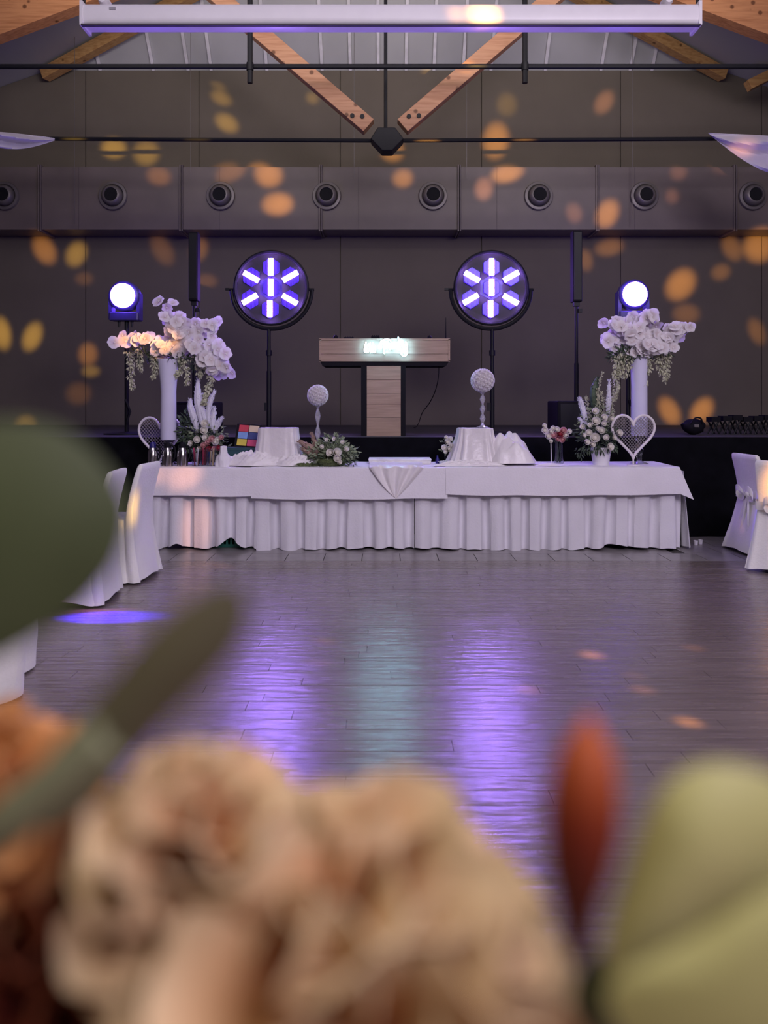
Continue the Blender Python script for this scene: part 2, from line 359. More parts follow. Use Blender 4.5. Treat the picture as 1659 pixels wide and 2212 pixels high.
    def mesh(s, name, m, origin=(0, 0, 0), smooth=True):
        o = Vector(origin); me = bpy.data.meshes.new(name)
        me.from_pydata([tuple(Vector(v)-o) for v in s.v], [], s.f)
        at = me.attributes.new('t', 'FLOAT', 'POINT'); at.data.foreach_set('value', s.t)
        import bmesh as _bm
        b = _bm.new(); b.from_mesh(me); _bm.ops.recalc_face_normals(b, faces=b.faces); b.to_mesh(me); b.free()
        me.materials.append(m)
        if smooth:
            me.polygons.foreach_set('use_smooth', [True]*len(me.polygons))
            try: me.set_sharp_from_angle(angle=math.radians(40))
            except Exception: pass
        return me
    def build(s, name, m, parent=None, origin=None, smooth=True):
        if parent is not None: org = wloc(parent)
        elif origin is not None: org = Vector(origin)
        else:
            xs = [v[0] for v in s.v]; ys = [v[1] for v in s.v]; zs = [v[2] for v in s.v]
            org = Vector(((min(xs)+max(xs))/2, (min(ys)+max(ys))/2, min(zs)))
        me = s.mesh(name, m if not isinstance(m, str) else M[m], org, smooth)
        o = bpy.data.objects.new(name, me); COL.objects.link(o)
        if parent is not None: o.parent = parent
        else: o.location = org
        return o
def bevel(o, wd=.005, seg=2):
    b = o.modifiers.new('bevel', 'BEVEL'); b.width = wd; b.segments = seg; b.limit_method = 'ANGLE'; return o
def struct(o): o['kind'] = 'structure'; return o
def lerp(a, b, t): return a+(b-a)*t
def sm(a, b, x):
    t = max(0, min(1, (x-a)/(b-a))); return t*t*(3-2*t)

# ================================================================ ROOM
YW = 11.9                                   # back wall
def roof_z(x): return 8.3-.35*abs(x)
HIPX = 5.2
def wall_top(x): return roof_z(max(abs(x), HIPX))
def px2x(px, D): return (px-829.5)*D/FPX
wb = struct(MB().prism([(-9, 0), (9, 0), (9, wall_top(9)), (HIPX, wall_top(HIPX)), (-HIPX, wall_top(HIPX)), (-9, wall_top(9))], YW+.03, YW+.25).build('wall_back', M['wall'], smooth=False))
xs = [-8.98]+[px2x(p, YW) for p in (-120, 185, 430, 735, 1040, 1340, 1645, 1950)]+[8.98]
for i in range(len(xs)-1):
    a, b = xs[i]+.008, xs[i+1]-.008
    top = [(b, wall_top(b)-.01)]
    for q in (HIPX, -HIPX):
        if a < q < b: top.append((q, wall_top(q)-.01))
    top.append((a, wall_top(a)-.01))
    MB().prism([(a, .0), (b, .0)]+top, YW, YW+.03).build('wall_panel', M['wall'], wb, smooth=False)
for nm, sx in (('wall_left', -1), ('wall_right', 1)):
    struct(MB().bbox((sx*9, -6, 0), (sx*9.2, YW+.2, 5.3)).build(nm, M['side_wall'], smooth=False))
struct(MB().prism([(-9, 0), (9, 0), (9, 5.1), (0, 8.3), (-9, 5.1)], -6.2, -6).build('wall_front', M['side_wall'], smooth=False))
# roof: two slopes and a half hip over the back wall
YR = 10.35
ce = MB()
for s in (-1, 1):
    lo = [Vector((0, -6, 8.3)), Vector((0, YR, 8.3)), Vector((s*HIPX, YW+.02, roof_z(HIPX))), Vector((s*9.1, YW+.02, roof_z(9.1))), Vector((s*9.1, -6, roof_z(9.1)))]
    up = [p+Vector((0, 0, .15)) for p in lo]; n = 5
    ce.add(lo+up, [tuple(range(n)), tuple(range(2*n-1, n-1, -1))]+[(i, (i+1) % n, n+(i+1) % n, n+i) for i in range(n)])
lo = [Vector((0, YR, 8.3)), Vector((-HIPX, YW+.02, roof_z(HIPX))), Vector((HIPX, YW+.02, roof_z(HIPX)))]; up = [p+Vector((0, 0, .15)) for p in lo]
ce.add(lo+up, [(0, 1, 2), (5, 4, 3), (0, 1, 4, 3), (1, 2, 5, 4), (2, 0, 3, 5)])
ceil = struct(ce.build('ceiling', M['roof'], smooth=False))
for px in (217, 332, 407, 457, 577, 696, 757, 817, 877, 937, 1000, 1060, 1177, 1297, 1360, 1407):
    x = px2x(px, YW); zt = roof_z(x); f = (zt-roof_z(HIPX))/(8.3-roof_z(HIPX)); yt = YW-f*(YW-YR)
    MB().beam((x, YW-.01, roof_z(HIPX)-.012), (x, yt+.02, zt-.03), .045, .03, up=(0, 1, 0)).build('seam_strip', M['seam'], ceil, smooth=False)
for s in (-1, 1):
    for k in range(5):                       # purlin joints of the side slopes, running level towards the camera
        x = s*(6.0+k*.75)
        MB().bbox((x-.012, 9.9, roof_z(x)-.03), (x+.012, YW, roof_z(x)+.005)).build('seam_strip', M['seam'], ceil, smooth=False)

# timber truss
YT = 9.7
def half(s):
    # rafter
    a = Vector((s*.02, YT, 7.7+.3)); b = Vector((s*8.95, YT, 7.7+.3-.37*8.95))
    MB().beam(a, b, .56, .2).build('rafter', M['glulam'], tr, smooth=False)
tr = thing('roof_truss', (0, YT, 4.68), 'orange laminated timber roof truss with V-shaped struts meeting at a black steel node', 'truss', None)
for s in (-1, 1):
    half(s)
    node = Vector((0.02, YT, 4.62))
    dirv = Vector((s*1, 0, .86)).normalized()
    a = node+dirv*.28; b = node+dirv*3.35
    ww = bevel(MB().beam(a, b, .20, .16).build('strut', M['webwood'], tr, smooth=False), .006)
    for q in (.10, .20):
        for off in ((.02 if q < .15 else -.03),):
            c = a+dirv*(q+.03)+Vector((-dirv.z*s, 0, abs(dirv.x)))*off*1.5
            MB().lathe([(.001, -.1), (.028, -.1), (.028, -.08), (.028, 0)], c, 10, 'y').build('bolt', M['black'], tr)
    # diagonal hip rafter of the half hip
    h0 = Vector((s*HIPX*1.0, YW-.12, roof_z(HIPX)-.13)); h1 = Vector((s*.15, YR-.1, 8.3-.2))
    hr = MB().beam(h0, h1, .16, .16, up=(0, 1, 0)).build('hip_rafter', M['hipwood'], None, smooth=False)
    tag(hr, ('left' if s < 0 else 'right')+' yellowish timber hip rafter slanting up under the grey roof lining', 'rafter', 'hip rafters over the back wall')
hexa = [(.235*math.cos(PI/6+k*PI/3), 4.62+.155*math.sin(PI/6+k*PI/3)*1.15) for k in range(6)]
hexa = [(.03+x*(.9), z) for x, z in [(-.22, 4.62), (-.12, 4.76), (.12, 4.76), (.24, 4.62), (.08, 4.47), (-.06, 4.47)]]
bevel(MB().prism(hexa, YT-.13, YT+.09).build('steel_node', M['black'], tr, smooth=False), .01)
MB().tube([(.02, YT, 4.75), (.02, YT, 7.9)], .022, 8).build('king_rod', M['black'], tr)
MB().tube([(-8.9, YT-.02, 4.68), (-.15, YT-.02, 4.63)], .026, 8).build('tie_rod', M['black'], tr)
MB().tube([(.18, YT-.02, 4.63), (8.9, YT-.02, 4.68)], .026, 8).build('tie_rod', M['black'], tr)
o = MB().beam((px2x(1615, 11.2), 11.2, 1.33+(HOR-186)*11.2/FPX), (px2x(1682, 11.2), 11.2, 1.33+(HOR-153)*11.2/FPX), .14, .14).build('timber_strut', M['hipwood'], None, smooth=False)
tag(o, 'short timber strut at the roof edge on the right of the back wall', 'strut')

# black electrical pipe across the hall and its hangers
YP = 9.1
pr = thing('lighting_pipe', (0, YP, 5.3), 'long thin black pipe hung across the hall below the roof', 'pipe')
MB().tube([(-8.9, YP, 5.31), (8.9, YP, 5.31)], .030, 8).build('pipe', M['black'], pr)
for px in (541, 1133):
    x = px2x(px, YP)
    MB().tube([(x, YP-.03, 5.10), (x, YP-.03, 7.0), (x, YP-.03, roof_z(x)+.02)], .032, 8).build('hanger', M['black'], pr)
    MB().lathe([(.001, 0), (.042, 0), (.042, .09), (.001, .09)], (x, YP-.03, 5.25), 10).build('clamp', M['black'], pr)
x = px2x(1155, YP-.25); o = MB().tube([(x, YP-.2, 6.03), (x, YP-.2, roof_z(x)-.015)], .04, 8).build('drop_pipe', M['black']); tag(o, 'short black pipe end above the projection screen housing', 'pipe')

# long white projection screen housing
YS = 6.3
ps = thing('projection_screen', (0, YS, 4.45), 'long white rolled-up projection screen housing hung under the roof', 'projector screen')
def SP(px, py): return P(px, py, YS)
a = SP(185, 40); b = SP(1503, 40)
prof = []
for k in range(28):
    t = 2*PI*k/28; c, s_ = math.cos(t), math.sin(t)
    prof.append((abs(c)**.5*(.095 if c > 0 else -.095), abs(s_)**.55*(.088 if s_ > 0 else -.088)))
mb = MB(); n = len(prof)
vs = [Vector((a.x, YS+p[0], a.z+p[1])) for p in prof]+[Vector((b.x, YS+p[0], b.z+p[1])) for p in prof]
mb.add(vs, [(i, (i+1) % n, n+(i+1) % n, n+i) for i in range(n)]+[tuple(range(n-1, -1, -1)), tuple(range(n, 2*n))])
mb.build('housing', M['screen'], ps)
for q, nm in ((a, -1), (b, 1)):
    MB().bbox((q.x-.012, YS-.1, q.z-.098), (q.x+.012, YS+.1, q.z+.098)).build('end_cap', M['screen'], ps, smooth=False)
    MB().bbox((q.x+nm*.02-.012, YS-.02, q.z+.06), (q.x+nm*.02+.012, YS+.02, roof_z(q.x)+.03)).build('hanger_strap', M['black'], ps, smooth=False)
MB().bbox((a.x, YS-.1, a.z-.104), (b.x, YS-.07, a.z-.09)).build('hem_bar', M['dish'], ps, smooth=False)
m = SP(252, 31); MB().bbox((m.x-.025, YS-.101, m.z-.011), (m.x+.025, YS-.093, m.z+.011)).build('type_plate', mat('grey_plate', (.35, .33, .36), .5), ps, smooth=False)
for px, lb in ((226, 'small white spotlight with a bluish gleam on the left end of the screen housing'), (1440, 'small white spotlight on the right end of the screen housing')):
    c = SP(px, 8); t = thing('spotlight', (c.x, YS, a.z+.086), lb, 'spotlight', 'spotlights on the screen housing')
    MB().bbox((c.x-.03, YS-.02, a.z+.082), (c.x+.03, YS+.02, a.z+.10)).build('bracket', M['screen'], t, smooth=False)
    MB().lathe([(.001, -.06), (.03, -.06), (.042, -.03), (.042, .05), (.001, .05)], (c.x, YS, a.z+.135), 14, 'y').build('lamp_head', M['screen'], t)

# air duct
du = thing('air_duct', (0, 11.42, 3.9), 'long boxy sheet-metal air duct with round nozzles along the back wall', 'duct')
YD, zb, zt = 11.42, P(0, 496, 11.42).z, P(0, 361, 11.42).z
jx = [px2x(p, YD) for p in (-214, 87, 392, 693, 992, 1290, 1587, 1890)]
jx = [-8.9]+jx+[8.9]
for i in range(len(jx)-1):
    a, b = jx[i]+.012, jx[i+1]-.012
    MB().bbox((a, YD, zb), (b, YW-.01, zt)).build('duct_section', M['duct'], du, smooth=False)
    m_ = lerp(a, b, .27); MB().bbox((m_-.004, YD-.004, zb), (m_+.004, YD+.004, zt)).build('seam', M['duct_edge'], du, smooth=False)
for x in jx[1:-1]:
    bevel(MB().bbox((x-.028, YD-.035, zb-.03), (x-.004, YW-.01, zt+.03)).build('flange', M['duct'], du, smooth=False), .004)
    bevel(MB().bbox((x+.004, YD-.035, zb-.03), (x+.026, YW-.01, zt+.03)).build('flange', M['duct_edge'], du, smooth=False), .004)
nz = [(.001, .0), (.21, 0), (.215, -.02), (.205, -.045), (.17, -.05), (.155, -.03), (.15, -.02), (.15, -.06), (.14, -.10), (.118, -.125), (.10, -.128), (.096, -.11), (.096, -.02), (.001, -.02)]
for px in (-214, 12, 245, 477, 706, 935, 1163, 1391, 1625, 1850):
    c = P(px, 424, YD)
    nn = MB().lathe(nz, c, 36, 'y').build('nozzle', M['nozzle'], du)
    MB().lathe([(.001, 0), (.094, 0), (.094, -.03), (.001, -.03)], c+Vector((0, -.085, 0)), 24, 'y').build('opening', M['hole'], nn)
for i, px in enumerate((161, 412, 765, 1008, 1366)):
    x = px2x(px, 11.3); o = MB().tube([(x, 11.3, zb+.05 if px in (161, 1366) else zt-.2), (x, 11.3, min(roof_z(x), 6.5+1.17*.5)+.05)], .0045, 5).build('suspension_wire', M['nozzle'])
    tag(o, ['thin wire hanging down over the duct, leftmost of five', 'thin wire left of the V-shaped truss struts', 'thin wire just left of the steel truss node', 'thin wire right of the steel truss node', 'thin wire hanging over the duct above the right column loudspeaker'][i], 'wire', 'thin wires hanging in front of the back wall')

# fabric swags on the tie rod
def swag(name, fn, label):
    o = MB().grid(fn, 30, 12, back=.004).build(name, M['swag']); tag(o, label, 'drapery', 'white voile swags on the tie rod'); return o
def swL(u, v):
    D = 9.55-.9*u; px = 118-230*u; top = 299-16*u-6*math.sin(u*3)
    bot = top+4+34*math.sin(min(1, u*2.1)*PI/2)*(1-.15*u)
    py = lerp(top, bot, v); return P(px, py, D+.08*math.sin(v*9+u*6)*min(1, u*3+.1))
def swR(u, v):
    D = 9.55-.9*u; px = 1530+240*u; top = 287+12*u
    bot = top+8+75*math.sin(min(1, u*1.5)*PI/2)
    py = lerp(top, bot, v); return P(px+8*v*(1-u), py, D+.08*math.sin(v*9+u*6)*min(1, u*3+.1))
swag('voile_swag', swL, 'white voile swag knotted on the tie rod at the left edge')
swag('voile_swag', swR, 'white voile swag with an orange light patch at the right edge')

# ---------------------------------------------------------------- floor: base, tiles, lacquered boards
fl = struct(MB().bbox((-9.1, -6.1, -.2), (9.1, YW+.1, -.012)).build('floor', M['grout'], smooth=False))
YF = 6.46                                                     # edge of the dance floor
TW = .325
tmesh = {}
def tile(x, y):
    if 't' not in tmesh:
        tmesh['t'] = MB().bbox((-TW/2+.003, -TW/2+.003, -.012), (TW/2-.003, TW/2-.003, 0)).mesh('tile', M['tile'], smooth=False)
    link('tile', tmesh['t'], fl, (x, y, 0))
for r in range(4):
    for c in range(30):
        x = -2.3+c*TW-(.08 if r % 2 else 0)
        if (r >= 1 and x < 2.55): continue
        if x > 4.6: continue
        tile(x, YF+TW/2+.004+r*TW)
# outside what the boards cover singly the floor continues in strips
sb = MB(); sb.bbox((-9, YF+.003, -.02), (-2.5, 7.9, -.001)); sb.bbox((-2.5, YF+TW+.01, -.02), (2.55, 7.9, -.001)); sb.bbox((4.65, YF+.003, -.02), (9, 7.9, -.001))
o = sb.build('tile', M['tile'], fl, smooth=False); o['kind'] = 'stuff'
PWD = .098; y = YF-PWD/2; pm = {}; rest = MB(); row = 0
Rp = random.Random(3)
while y > -5.9:
    halfw = 880*y/FPX+.25 if y > 0 else 0
    x = -8.9-Rp.random()*1.4
    while x < 8.9:
        L = 1.55; a, b = x+.0012, x+L-.0012
        if y > 2.2 and b > -halfw and a < halfw:
            key = 'p'
            if key not in pm: pm[key] = MB().bbox((-(L/2-.0012), -PWD/2+.0011, -.012), (L/2-.0012, PWD/2-.0011, 0)).mesh('plank', M['plank'], smooth=False)
            link('plank', pm[key], fl, (x+L/2, y, Rp.uniform(-.0004, .0004)), (math.radians(Rp.gauss(0, .22)), 0, 0))
        else:
            rest.bbox((max(a, -9), y-PWD/2+.0011, -.012), (min(b, 9), y+PWD/2-.0011, 0))
        x += L
    y -= PWD; row += 1
o = rest.build('plank', M['plank'], fl, smooth=False); o['kind'] = 'stuff'
struct(MB().bbox((-9, YW-.03, 0), (9, YW-.004, .12)).build('baseboard_back', M['duct_edge'], smooth=False))

# ---------------------------------------------------------------- stage with black front cloth
YG = 7.66; ZG = .985
stg = thing('stage', (0, 9.7, 0), 'low dark stage along the back wall carrying the DJ booth and lamps', 'stage')
MB().bbox((-7.5, YG+.05, ZG-.06), (7.5, YW-.04, ZG)).build('deck', M['stage'], stg, smooth=False)
for x in (-7, -3.5, 0, 3.5, 7):
    for yy in (YG+.2, YW-.3): MB().bbox((x-.04, yy-.04, 0), (x+.04, yy+.04, ZG-.06)).build('leg', M['black'], stg, smooth=False)
Rd = random.Random(5)
def drape(u, v):
    x = -7.5+15*u; zz = lerp(ZG+.002, .012+.02*math.sin(x*1.7), v)
    return Vector((x, YG-.012*math.sin(x*13+2*math.sin(x*2))*v-.02*v, zz))
o = MB().grid(drape, 400, 6, back=.006).build('stage_skirt', M['drapeblack']); tag(o, 'black molton cloth hanging down the front of the stage', 'cloth')

# ================================================================ STAGE EQUIPMENT
def lamp(cx, cy, D, label, polepx, seed):
    c = P(cx, cy, D); k = D/FPX
    t = thing('stage_lamp', (c.x-.0, D+.12, ZG), label, 'stage lamp', 'round seven-cell lamps on stands')
    Rr = 78*k
    MB().lathe([(.001, .06), (Rr*.9, .06), (Rr*.97, .03), (Rr*.99, -.02), (Rr*.95, -.02), (Rr*.94, .0), (.001, .0)], c, 48, 'y').build('reflector_dish', M['dish'], t)
    MB().tube([c+Vector((Rr*math.cos(a), -.01, Rr*math.sin(a))) for a in [2*PI*i/48 for i in range(49)]], .020, 8, False).build('rim', M['black'], t)
    cells = [(0, -44, 90), (0, 0, 90), (-2, 46, 90), (-42, -23, -30), (42, -24, 30), (-45, 25, 30), (41, 26, -30)]
    for dx, dy, ang in cells:
        q = c+Vector((dx*k, -.02, -dy*k))
        hx = [(q.x+20.5*k*math.cos(PI/6+i*PI/3)*.98, q.z+21*k*math.sin(PI/6+i*PI/3)) for i in range(6)]
        le = bevel(MB().prism(hx, q.y-.012, q.y+.03).build('lens', M['lens'], t, smooth=False), .004)
        a = math.radians(ang); d = Vector((math.cos(a), 0, math.sin(a)))
        MB().beam(q-d*18*k+Vector((0, -.02, 0)), q+d*18*k+Vector((0, -.02, 0)), 10.5*k, .012).build('led_bar', M['bar'], le, smooth=False)
    hub = [(c.x+22*k*1.25*math.cos(PI/6+i*PI/3), c.z+22*k*1.25*math.sin(PI/6+i*PI/3)) for i in range(6)]
    MB().prism(hub, c.y-.012, c.y+.01).build('hub_plate', M['lampbody'], t, smooth=False)
    MB().tube([c+Vector((87*k*math.cos(a), .03, -4*k+84*k*math.sin(a))) for a in [PI+PI*i/32 for i in range(33)]], .022, 8).build('yoke', M['black'], t)
    for s in (-1, 1):
        MB().tube([c+Vector((s*76*k, .02, -3*k)), c+Vector((s*92*k, .03, -3*k))], .017, 8).build('pivot', M['black'], t)
    MB().box(c+Vector((-96*k, .03, -2*k)), (.045, .03, .025)).build('knob', M['black'], t, smooth=False)
    pz = c.z-88*k; x = c.x+polepx*k
    MB().tube([(x, D+.03, ZG+.35), (x, D+.03, pz)], .021, 10).build('pole', M['black'], t)
    MB().tube([(x, D+.03, ZG), (x, D+.03, ZG+.7)], .027, 10).build('lower_pole', M['black'], t)
    MB().lathe([(.001, 0), (.034, 0), (.034, .06), (.001, .06)], (x, D+.03, pz-.30), 10).build('collar', M['black'], t)
    MB().box((x-.035, D+.03, ZG+.30), (.035, .03, .09)).build('clamp', M['black'], t, smooth=False)
    b = Vector((x, D+.03, 0))
    MB().lathe([(.001, 0), (.25, 0), (.25, .012), (.04, .03), (.001, .03)], (x, D+.03, ZG), 24).build('base_plate', M['black'], t)
lamp(586, 622, 8.6, 'round purple-lit lamp with seven cells on a stand left of the DJ booth', -6, 1)
lamp(1061, 622, 8.6, 'round purple-lit lamp with seven cells on a stand right of the DJ booth', 3, 2)

def wash(cx, cy, D, px, label):
    c = P(cx, cy, D); k = D/FPX; x = px2x(px, D)
    t = thing('wash_light', (x, D, ZG), label, 'stage light', 'bright blue-white wash lights on tall stands')
    body = MB(); body.lathe([(.001, .16), (28*k, .16), (33*k, .06), (33*k, -.03), (28*k, -.05), (.001, -.05)], c, 24, 'y'); body.build('head', M['lampbody'], t)
    MB().lathe([(.001, -.0), (26*k, -.0), (26*k, -.02), (24*k, -.03), (.001, -.035)], c+Vector((0, -.05, 0)), 32, 'y').build('lens', M['beam'], t)
    for s in (-1, 1): MB().box(c+Vector((s*30*k, .04, -22*k)), (.035, .12, 58*k)).build('fork_arm', M['lampbody'], t, smooth=False)
    bevel(MB().box(c+Vector((0, .04, -44*k)), (62*k, .16, 18*k)).build('base_box', M['lampbody'], t, smooth=False), .01)
    for s in (-1, 1):
        MB().tube([c+Vector((s*14*k, .03, -50*k)), c+Vector((s*14*k, .03, -66*k))], [.018, .012], 8).build('clamp', M['black'], t)
    MB().tube([(x, D+.04, ZG), (x, D+.04, c.z-50*k)], .022, 10).build('pole', M['black'], t)
    MB().tube([(x+.0, D+.0, ZG+.38), (x+.05, D+.0, ZG+.25), (x+.01, D+.0, ZG+.12)], .014, 6).build('cable', M['black'], t)
    MB().lathe([(.001, 0), (.24, 0), (.24, .012), (.04, .03), (.001, .03)], (x, D+.04, ZG), 24).build('base_plate', M['black'], t)
    d = bpy.data.lights.new('wash_glow', 'POINT'); d.energy = 1.5; d.color = (.12, .05, 1.0); d.shadow_soft_size = .1
    o = bpy.data.objects.new('wash_glow', d); COL.objects.link(o); o.location = c+Vector((0, -.25, .0))
    d = bpy.data.lights.new('halo_fill', 'POINT'); d.energy = 30; d.color = (.12, .05, 1.0); d.shadow_soft_size = .15  # extra lamp added behind the head, stands in for its blue halo
    o = bpy.data.objects.new('halo_fill', d); COL.objects.link(o); o.location = c+Vector((0.1, .9, .1))
wash(269, 640, 8.4, 271, 'bright round wash light on a tall black stand behind the left orchids')
wash(1368, 637, 8.4, 1359, 'bright round wash light on a stand behind the right orchids')

def column(px, D, y0, y1, sub0, sub1, suby, label):
    k = D/FPX; x = px2x(px, D); zt_, zb_ = P(0, y0, D).z, P(0, y1, D).z
    t = thing('column_loudspeaker', (x, D, ZG), label, 'loudspeaker', 'slim column loudspeakers over subwoofers')
    cab = bevel(MB().bbox((x-10*k, D-.06, zb_), (x+10*k, D+.07, zt_)).build('column_cabinet', M['blackmat'], t, smooth=False), .008)
    MB().bbox((x-8*k, D-.068, zb_+.02), (x+8*k, D-.055, zt_-.02)).build('grille', M['black'], t, smooth=False)
    zs = P(0, suby, D).z
    MB().tube([(x, D, zs-.01), (x, D, zb_+.02)], .018, 10).build('pole', M['black'], t)
    MB().tube([(x, D, zs), (x, D, zs+.4)], .024, 10).build('lower_pole', M['black'], t)
    MB().box((x+.04*1, D, zb_-.09), (.04, .03, .04)).build('thumb_screw', M['black'], t, smooth=False)
    MB().box((x, D, zb_-.02), (.06, .06, .05)).build('socket', M['black'], t, smooth=False)
    xa, xb = px2x(sub0, D), px2x(sub1, D)
    bevel(MB().bbox((xa, D-.25, ZG), (xb, D+.25, zs)).build('subwoofer', M['blackmat'], t, smooth=False), .015)
    MB().bbox((xa+.03, D-.258, ZG+.03), (xb-.03, D-.245, zs-.03)).build('subwoofer_grille', M['black'], t, smooth=False)
column(420, 8.2, 503, 651, 384, 471, 868, 'slim black column loudspeaker on a pole behind the left flowers')
column(1245, 8.2, 500, 653, 1193, 1290, 866, 'slim black column loudspeaker over a box behind the white pot')

# DJ booth
DB = 7.95
def BP(px, py, D=DB): return P(px, py, D)
bo = thing('dj_booth', (0, DB, ZG), 'T-shaped DJ booth with pale wood front on the stage', 'dj booth')
a, b = BP(690, 733), BP(972, 780)
MB().bbox((a.x, DB, b.z), (b.x, DB+.02, a.z)).build('front_panel', M['boothwood'], bo, smooth=False)
m_ = BP(0, 765).z
for z0, z1 in ((m_+.002, a.z-.012), (b.z+.01, m_-.002)):
    MB().bbox((a.x+.02, DB-.012, z0), (b.x-.02, DB+.005, z1)).build('plank', M['boothwood'], bo, smooth=False)
for (x0, x1, z0, z1) in ((a.x, a.x+.02, b.z, a.z), (b.x-.02, b.x, b.z, a.z), (a.x, b.x, a.z-.012, a.z+.008), (a.x, b.x, b.z-.004, b.z+.01)):
    MB().bbox((x0, DB-.02, z0), (x1, DB+.02, z1)).build('edge_trim', M['boothwood'], bo, smooth=False)
c, d = BP(692, 780), BP(970, 790)
tray = [(c.x, c.z-.003), (d.x, c.z-.003), (d.x-.03, d.z), (c.x+.02, d.z)]
MB().prism(tray, DB+.0, DB+.5).build('bottom_tray', M['blackmat'], bo, smooth=False)
MB().bbox((a.x, DB+.021, a.z-.02), (b.x, DB+.5, a.z+.012)).build('deck_top', M['blackmat'], bo, smooth=False)
for px0, px1 in ((780, 792), (866, 876)):
    p0, p1 = BP(px0, 789), BP(px1, 945); MB().bbox((p0.x, DB+.0, ZG), (p1.x, DB+.2, p0.z)).build('post', M['blackmat'], bo, smooth=False)
p0, p1 = BP(780, 789), BP(876, 789)
MB().bbox((p0.x, DB+.02, ZG), (p1.x, DB+.2, ZG+.02)).build('foot', M['blackmat'], bo, smooth=False)
ys = [790, 820, 851, 873, 902, 943]
for i in range(5):
    p0, p1 = BP(792, ys[i]), BP(866, ys[i+1])
    MB().bbox((p0.x+.002, DB-.004+.002*(i % 2), p1.z+.002), (p1.x-.002, DB+.03, p0.z-.002)).build('board', M['boothwood'], bo, smooth=False)
def ball(px, py, r, nm, lb, cat):
    c = BP(px, py, DB+.2); zt0 = a.z+.012
    t = thing(nm, (c.x, DB+.2, zt0), lb, cat)
    MB().lathe([(.001, 0), (r*.9, 0), (r, r*.5), (r*.95, r*1.4), (r*.5, r*1.9), (.001, r*2)], (c.x, DB+.2, zt0), 14).build('head', M['blackmat'], t)
    MB().lathe([(.001, 0), (r*1.2, 0), (r*1.2, .01), (.001, .01)], (c.x, DB+.2, zt0), 14).build('base', M['black'], t)
ball(725, 727, .026, 'microphone_head', 'small black round knob near the left end of the DJ booth top', 'microphone')
ball(928, 727, .024, 'microphone_head', 'small black round knob near the right end of the DJ booth top', 'microphone')
for px, w_, h_, lb in ((754, .09, .025, 'low black device left on the DJ booth top'), (811, .075, .04, 'low black box on the DJ booth top beside the neon words')):
    c = BP(px, 727, DB+.15); t = thing('mixer', (c.x, DB+.15, a.z+.012), lb, 'dj equipment')
    bevel(MB().bbox((c.x-w_/2*1.2, DB+.08, a.z+.012), (c.x+w_/2*1.2, DB+.3, a.z+.012+h_*.7)).build('body', M['blackmat'], t, smooth=False), .005)
    for q in range(4): MB().lathe([(.001, 0), (.007, 0), (.006, h_*.35), (.001, h_*.35)], (c.x-w_*.4+q*w_*.27, DB+.12, a.z+.012+h_*.7), 8).build('knob', M['black'], t)
c = BP(963, 733, DB+.2); o = MB().tube([(c.x, DB+.2, a.z+.012), (c.x, DB+.2, BP(0, 686, DB+.2).z)], [.007, .003], 6).build('antenna', M['black']); tag(o, 'thin upright black antenna at the right end of the DJ booth', 'antenna')
cab = [BP(948, 790, DB+.1), BP(947, 815, DB+.1), BP(940, 845, DB+.2), BP(928, 870, DB+.4), BP(912, 892, DB+.9), BP(897, 911, DB+2.6)]
cab[-1].z = ZG+.008; cab.append(Vector((cab[-1].x-.25, DB+2.9, ZG+.006)))
def smooth_path(pts, n=6):
    out = []; P_ = [pts[0]]+list(pts)+[pts[-1]]
    for i in range(1, len(P_)-2):
        for j in range(n):
            t = j/n; p0, p1, p2, p3 = P_[i-1], P_[i], P_[i+1], P_[i+2]
            out.append(.5*((2*p1)+(p2-p0)*t+(2*p0-5*p1+4*p2-p3)*t*t+(3*p1-p0-3*p2+p3)*t**3))
    out.append(P_[-2]); return out
o = MB().tube(smooth_path([Vector(p) for p in cab]), .005, 6).build('cable', M['black']); tag(o, 'black cable sagging from the booth to the stage deck', 'cable')
# neon words
ne = thing('neon_sign', (BP(836, 750).x, DB-.03, b.z), 'glowing white-cyan neon handwriting on the DJ booth front', 'neon sign')
strokes = [
 [(655,245),(640,320),(628,400),(642,432)], [(640,400),(675,370),(680,340),(660,330),(645,370),(655,425),(690,420)],
 [(725,258),(720,360),(732,432),(748,420)], [(700,322),(775,302)], [(762,255),(768,292)],
 [(812,328),(785,345),(808,385),(795,430),(765,425)],
 [(945,225),(945,350),(950,460)], [(880,292),(900,235),(960,200),(1020,200),(1055,240),(1050,300),(1010,340),(955,365)],
 [(1056,330),(1032,345),(1040,378),(1066,352),(1076,322),(1082,376)], [(1100,312),(1110,370),(1116,332),(1142,318)],
 [(1172,155),(1185,280),(1200,370),(1216,400)], [(1130,252),(1244,226)],
 [(1226,282),(1236,340),(1262,350),(1288,290)], [(1292,242),(1318,330),(1310,450),(1275,500),(1230,480),(1220,430),(1260,382),(1318,352)],
]
for st in strokes:
    pts = []
    for X, Y in st:
        px, py = 760+X/8.295-43.5, 680+Y/8.295+29
        px = lerp(836, px, 1.12)
        p = P(px, py, DB-.045); pts.append(p)
    st_ = MB().tube(smooth_path(pts, 5), .0048, 8).build('letter_stroke', M['neon'], ne)
    MB().tube([p+Vector((0, .010, 0)) for p in smooth_path(pts, 5)], .0075, 8).build('glow_shield', M['whitepaint'], st_)  # added behind the tube to keep its glow off the wood
for px in (800, 836, 872):
    p = P(px, 752, DB-.035); MB().tube([p, p+Vector((0, .03, 0))], .005, 6).build('clip', M['glass'], ne)

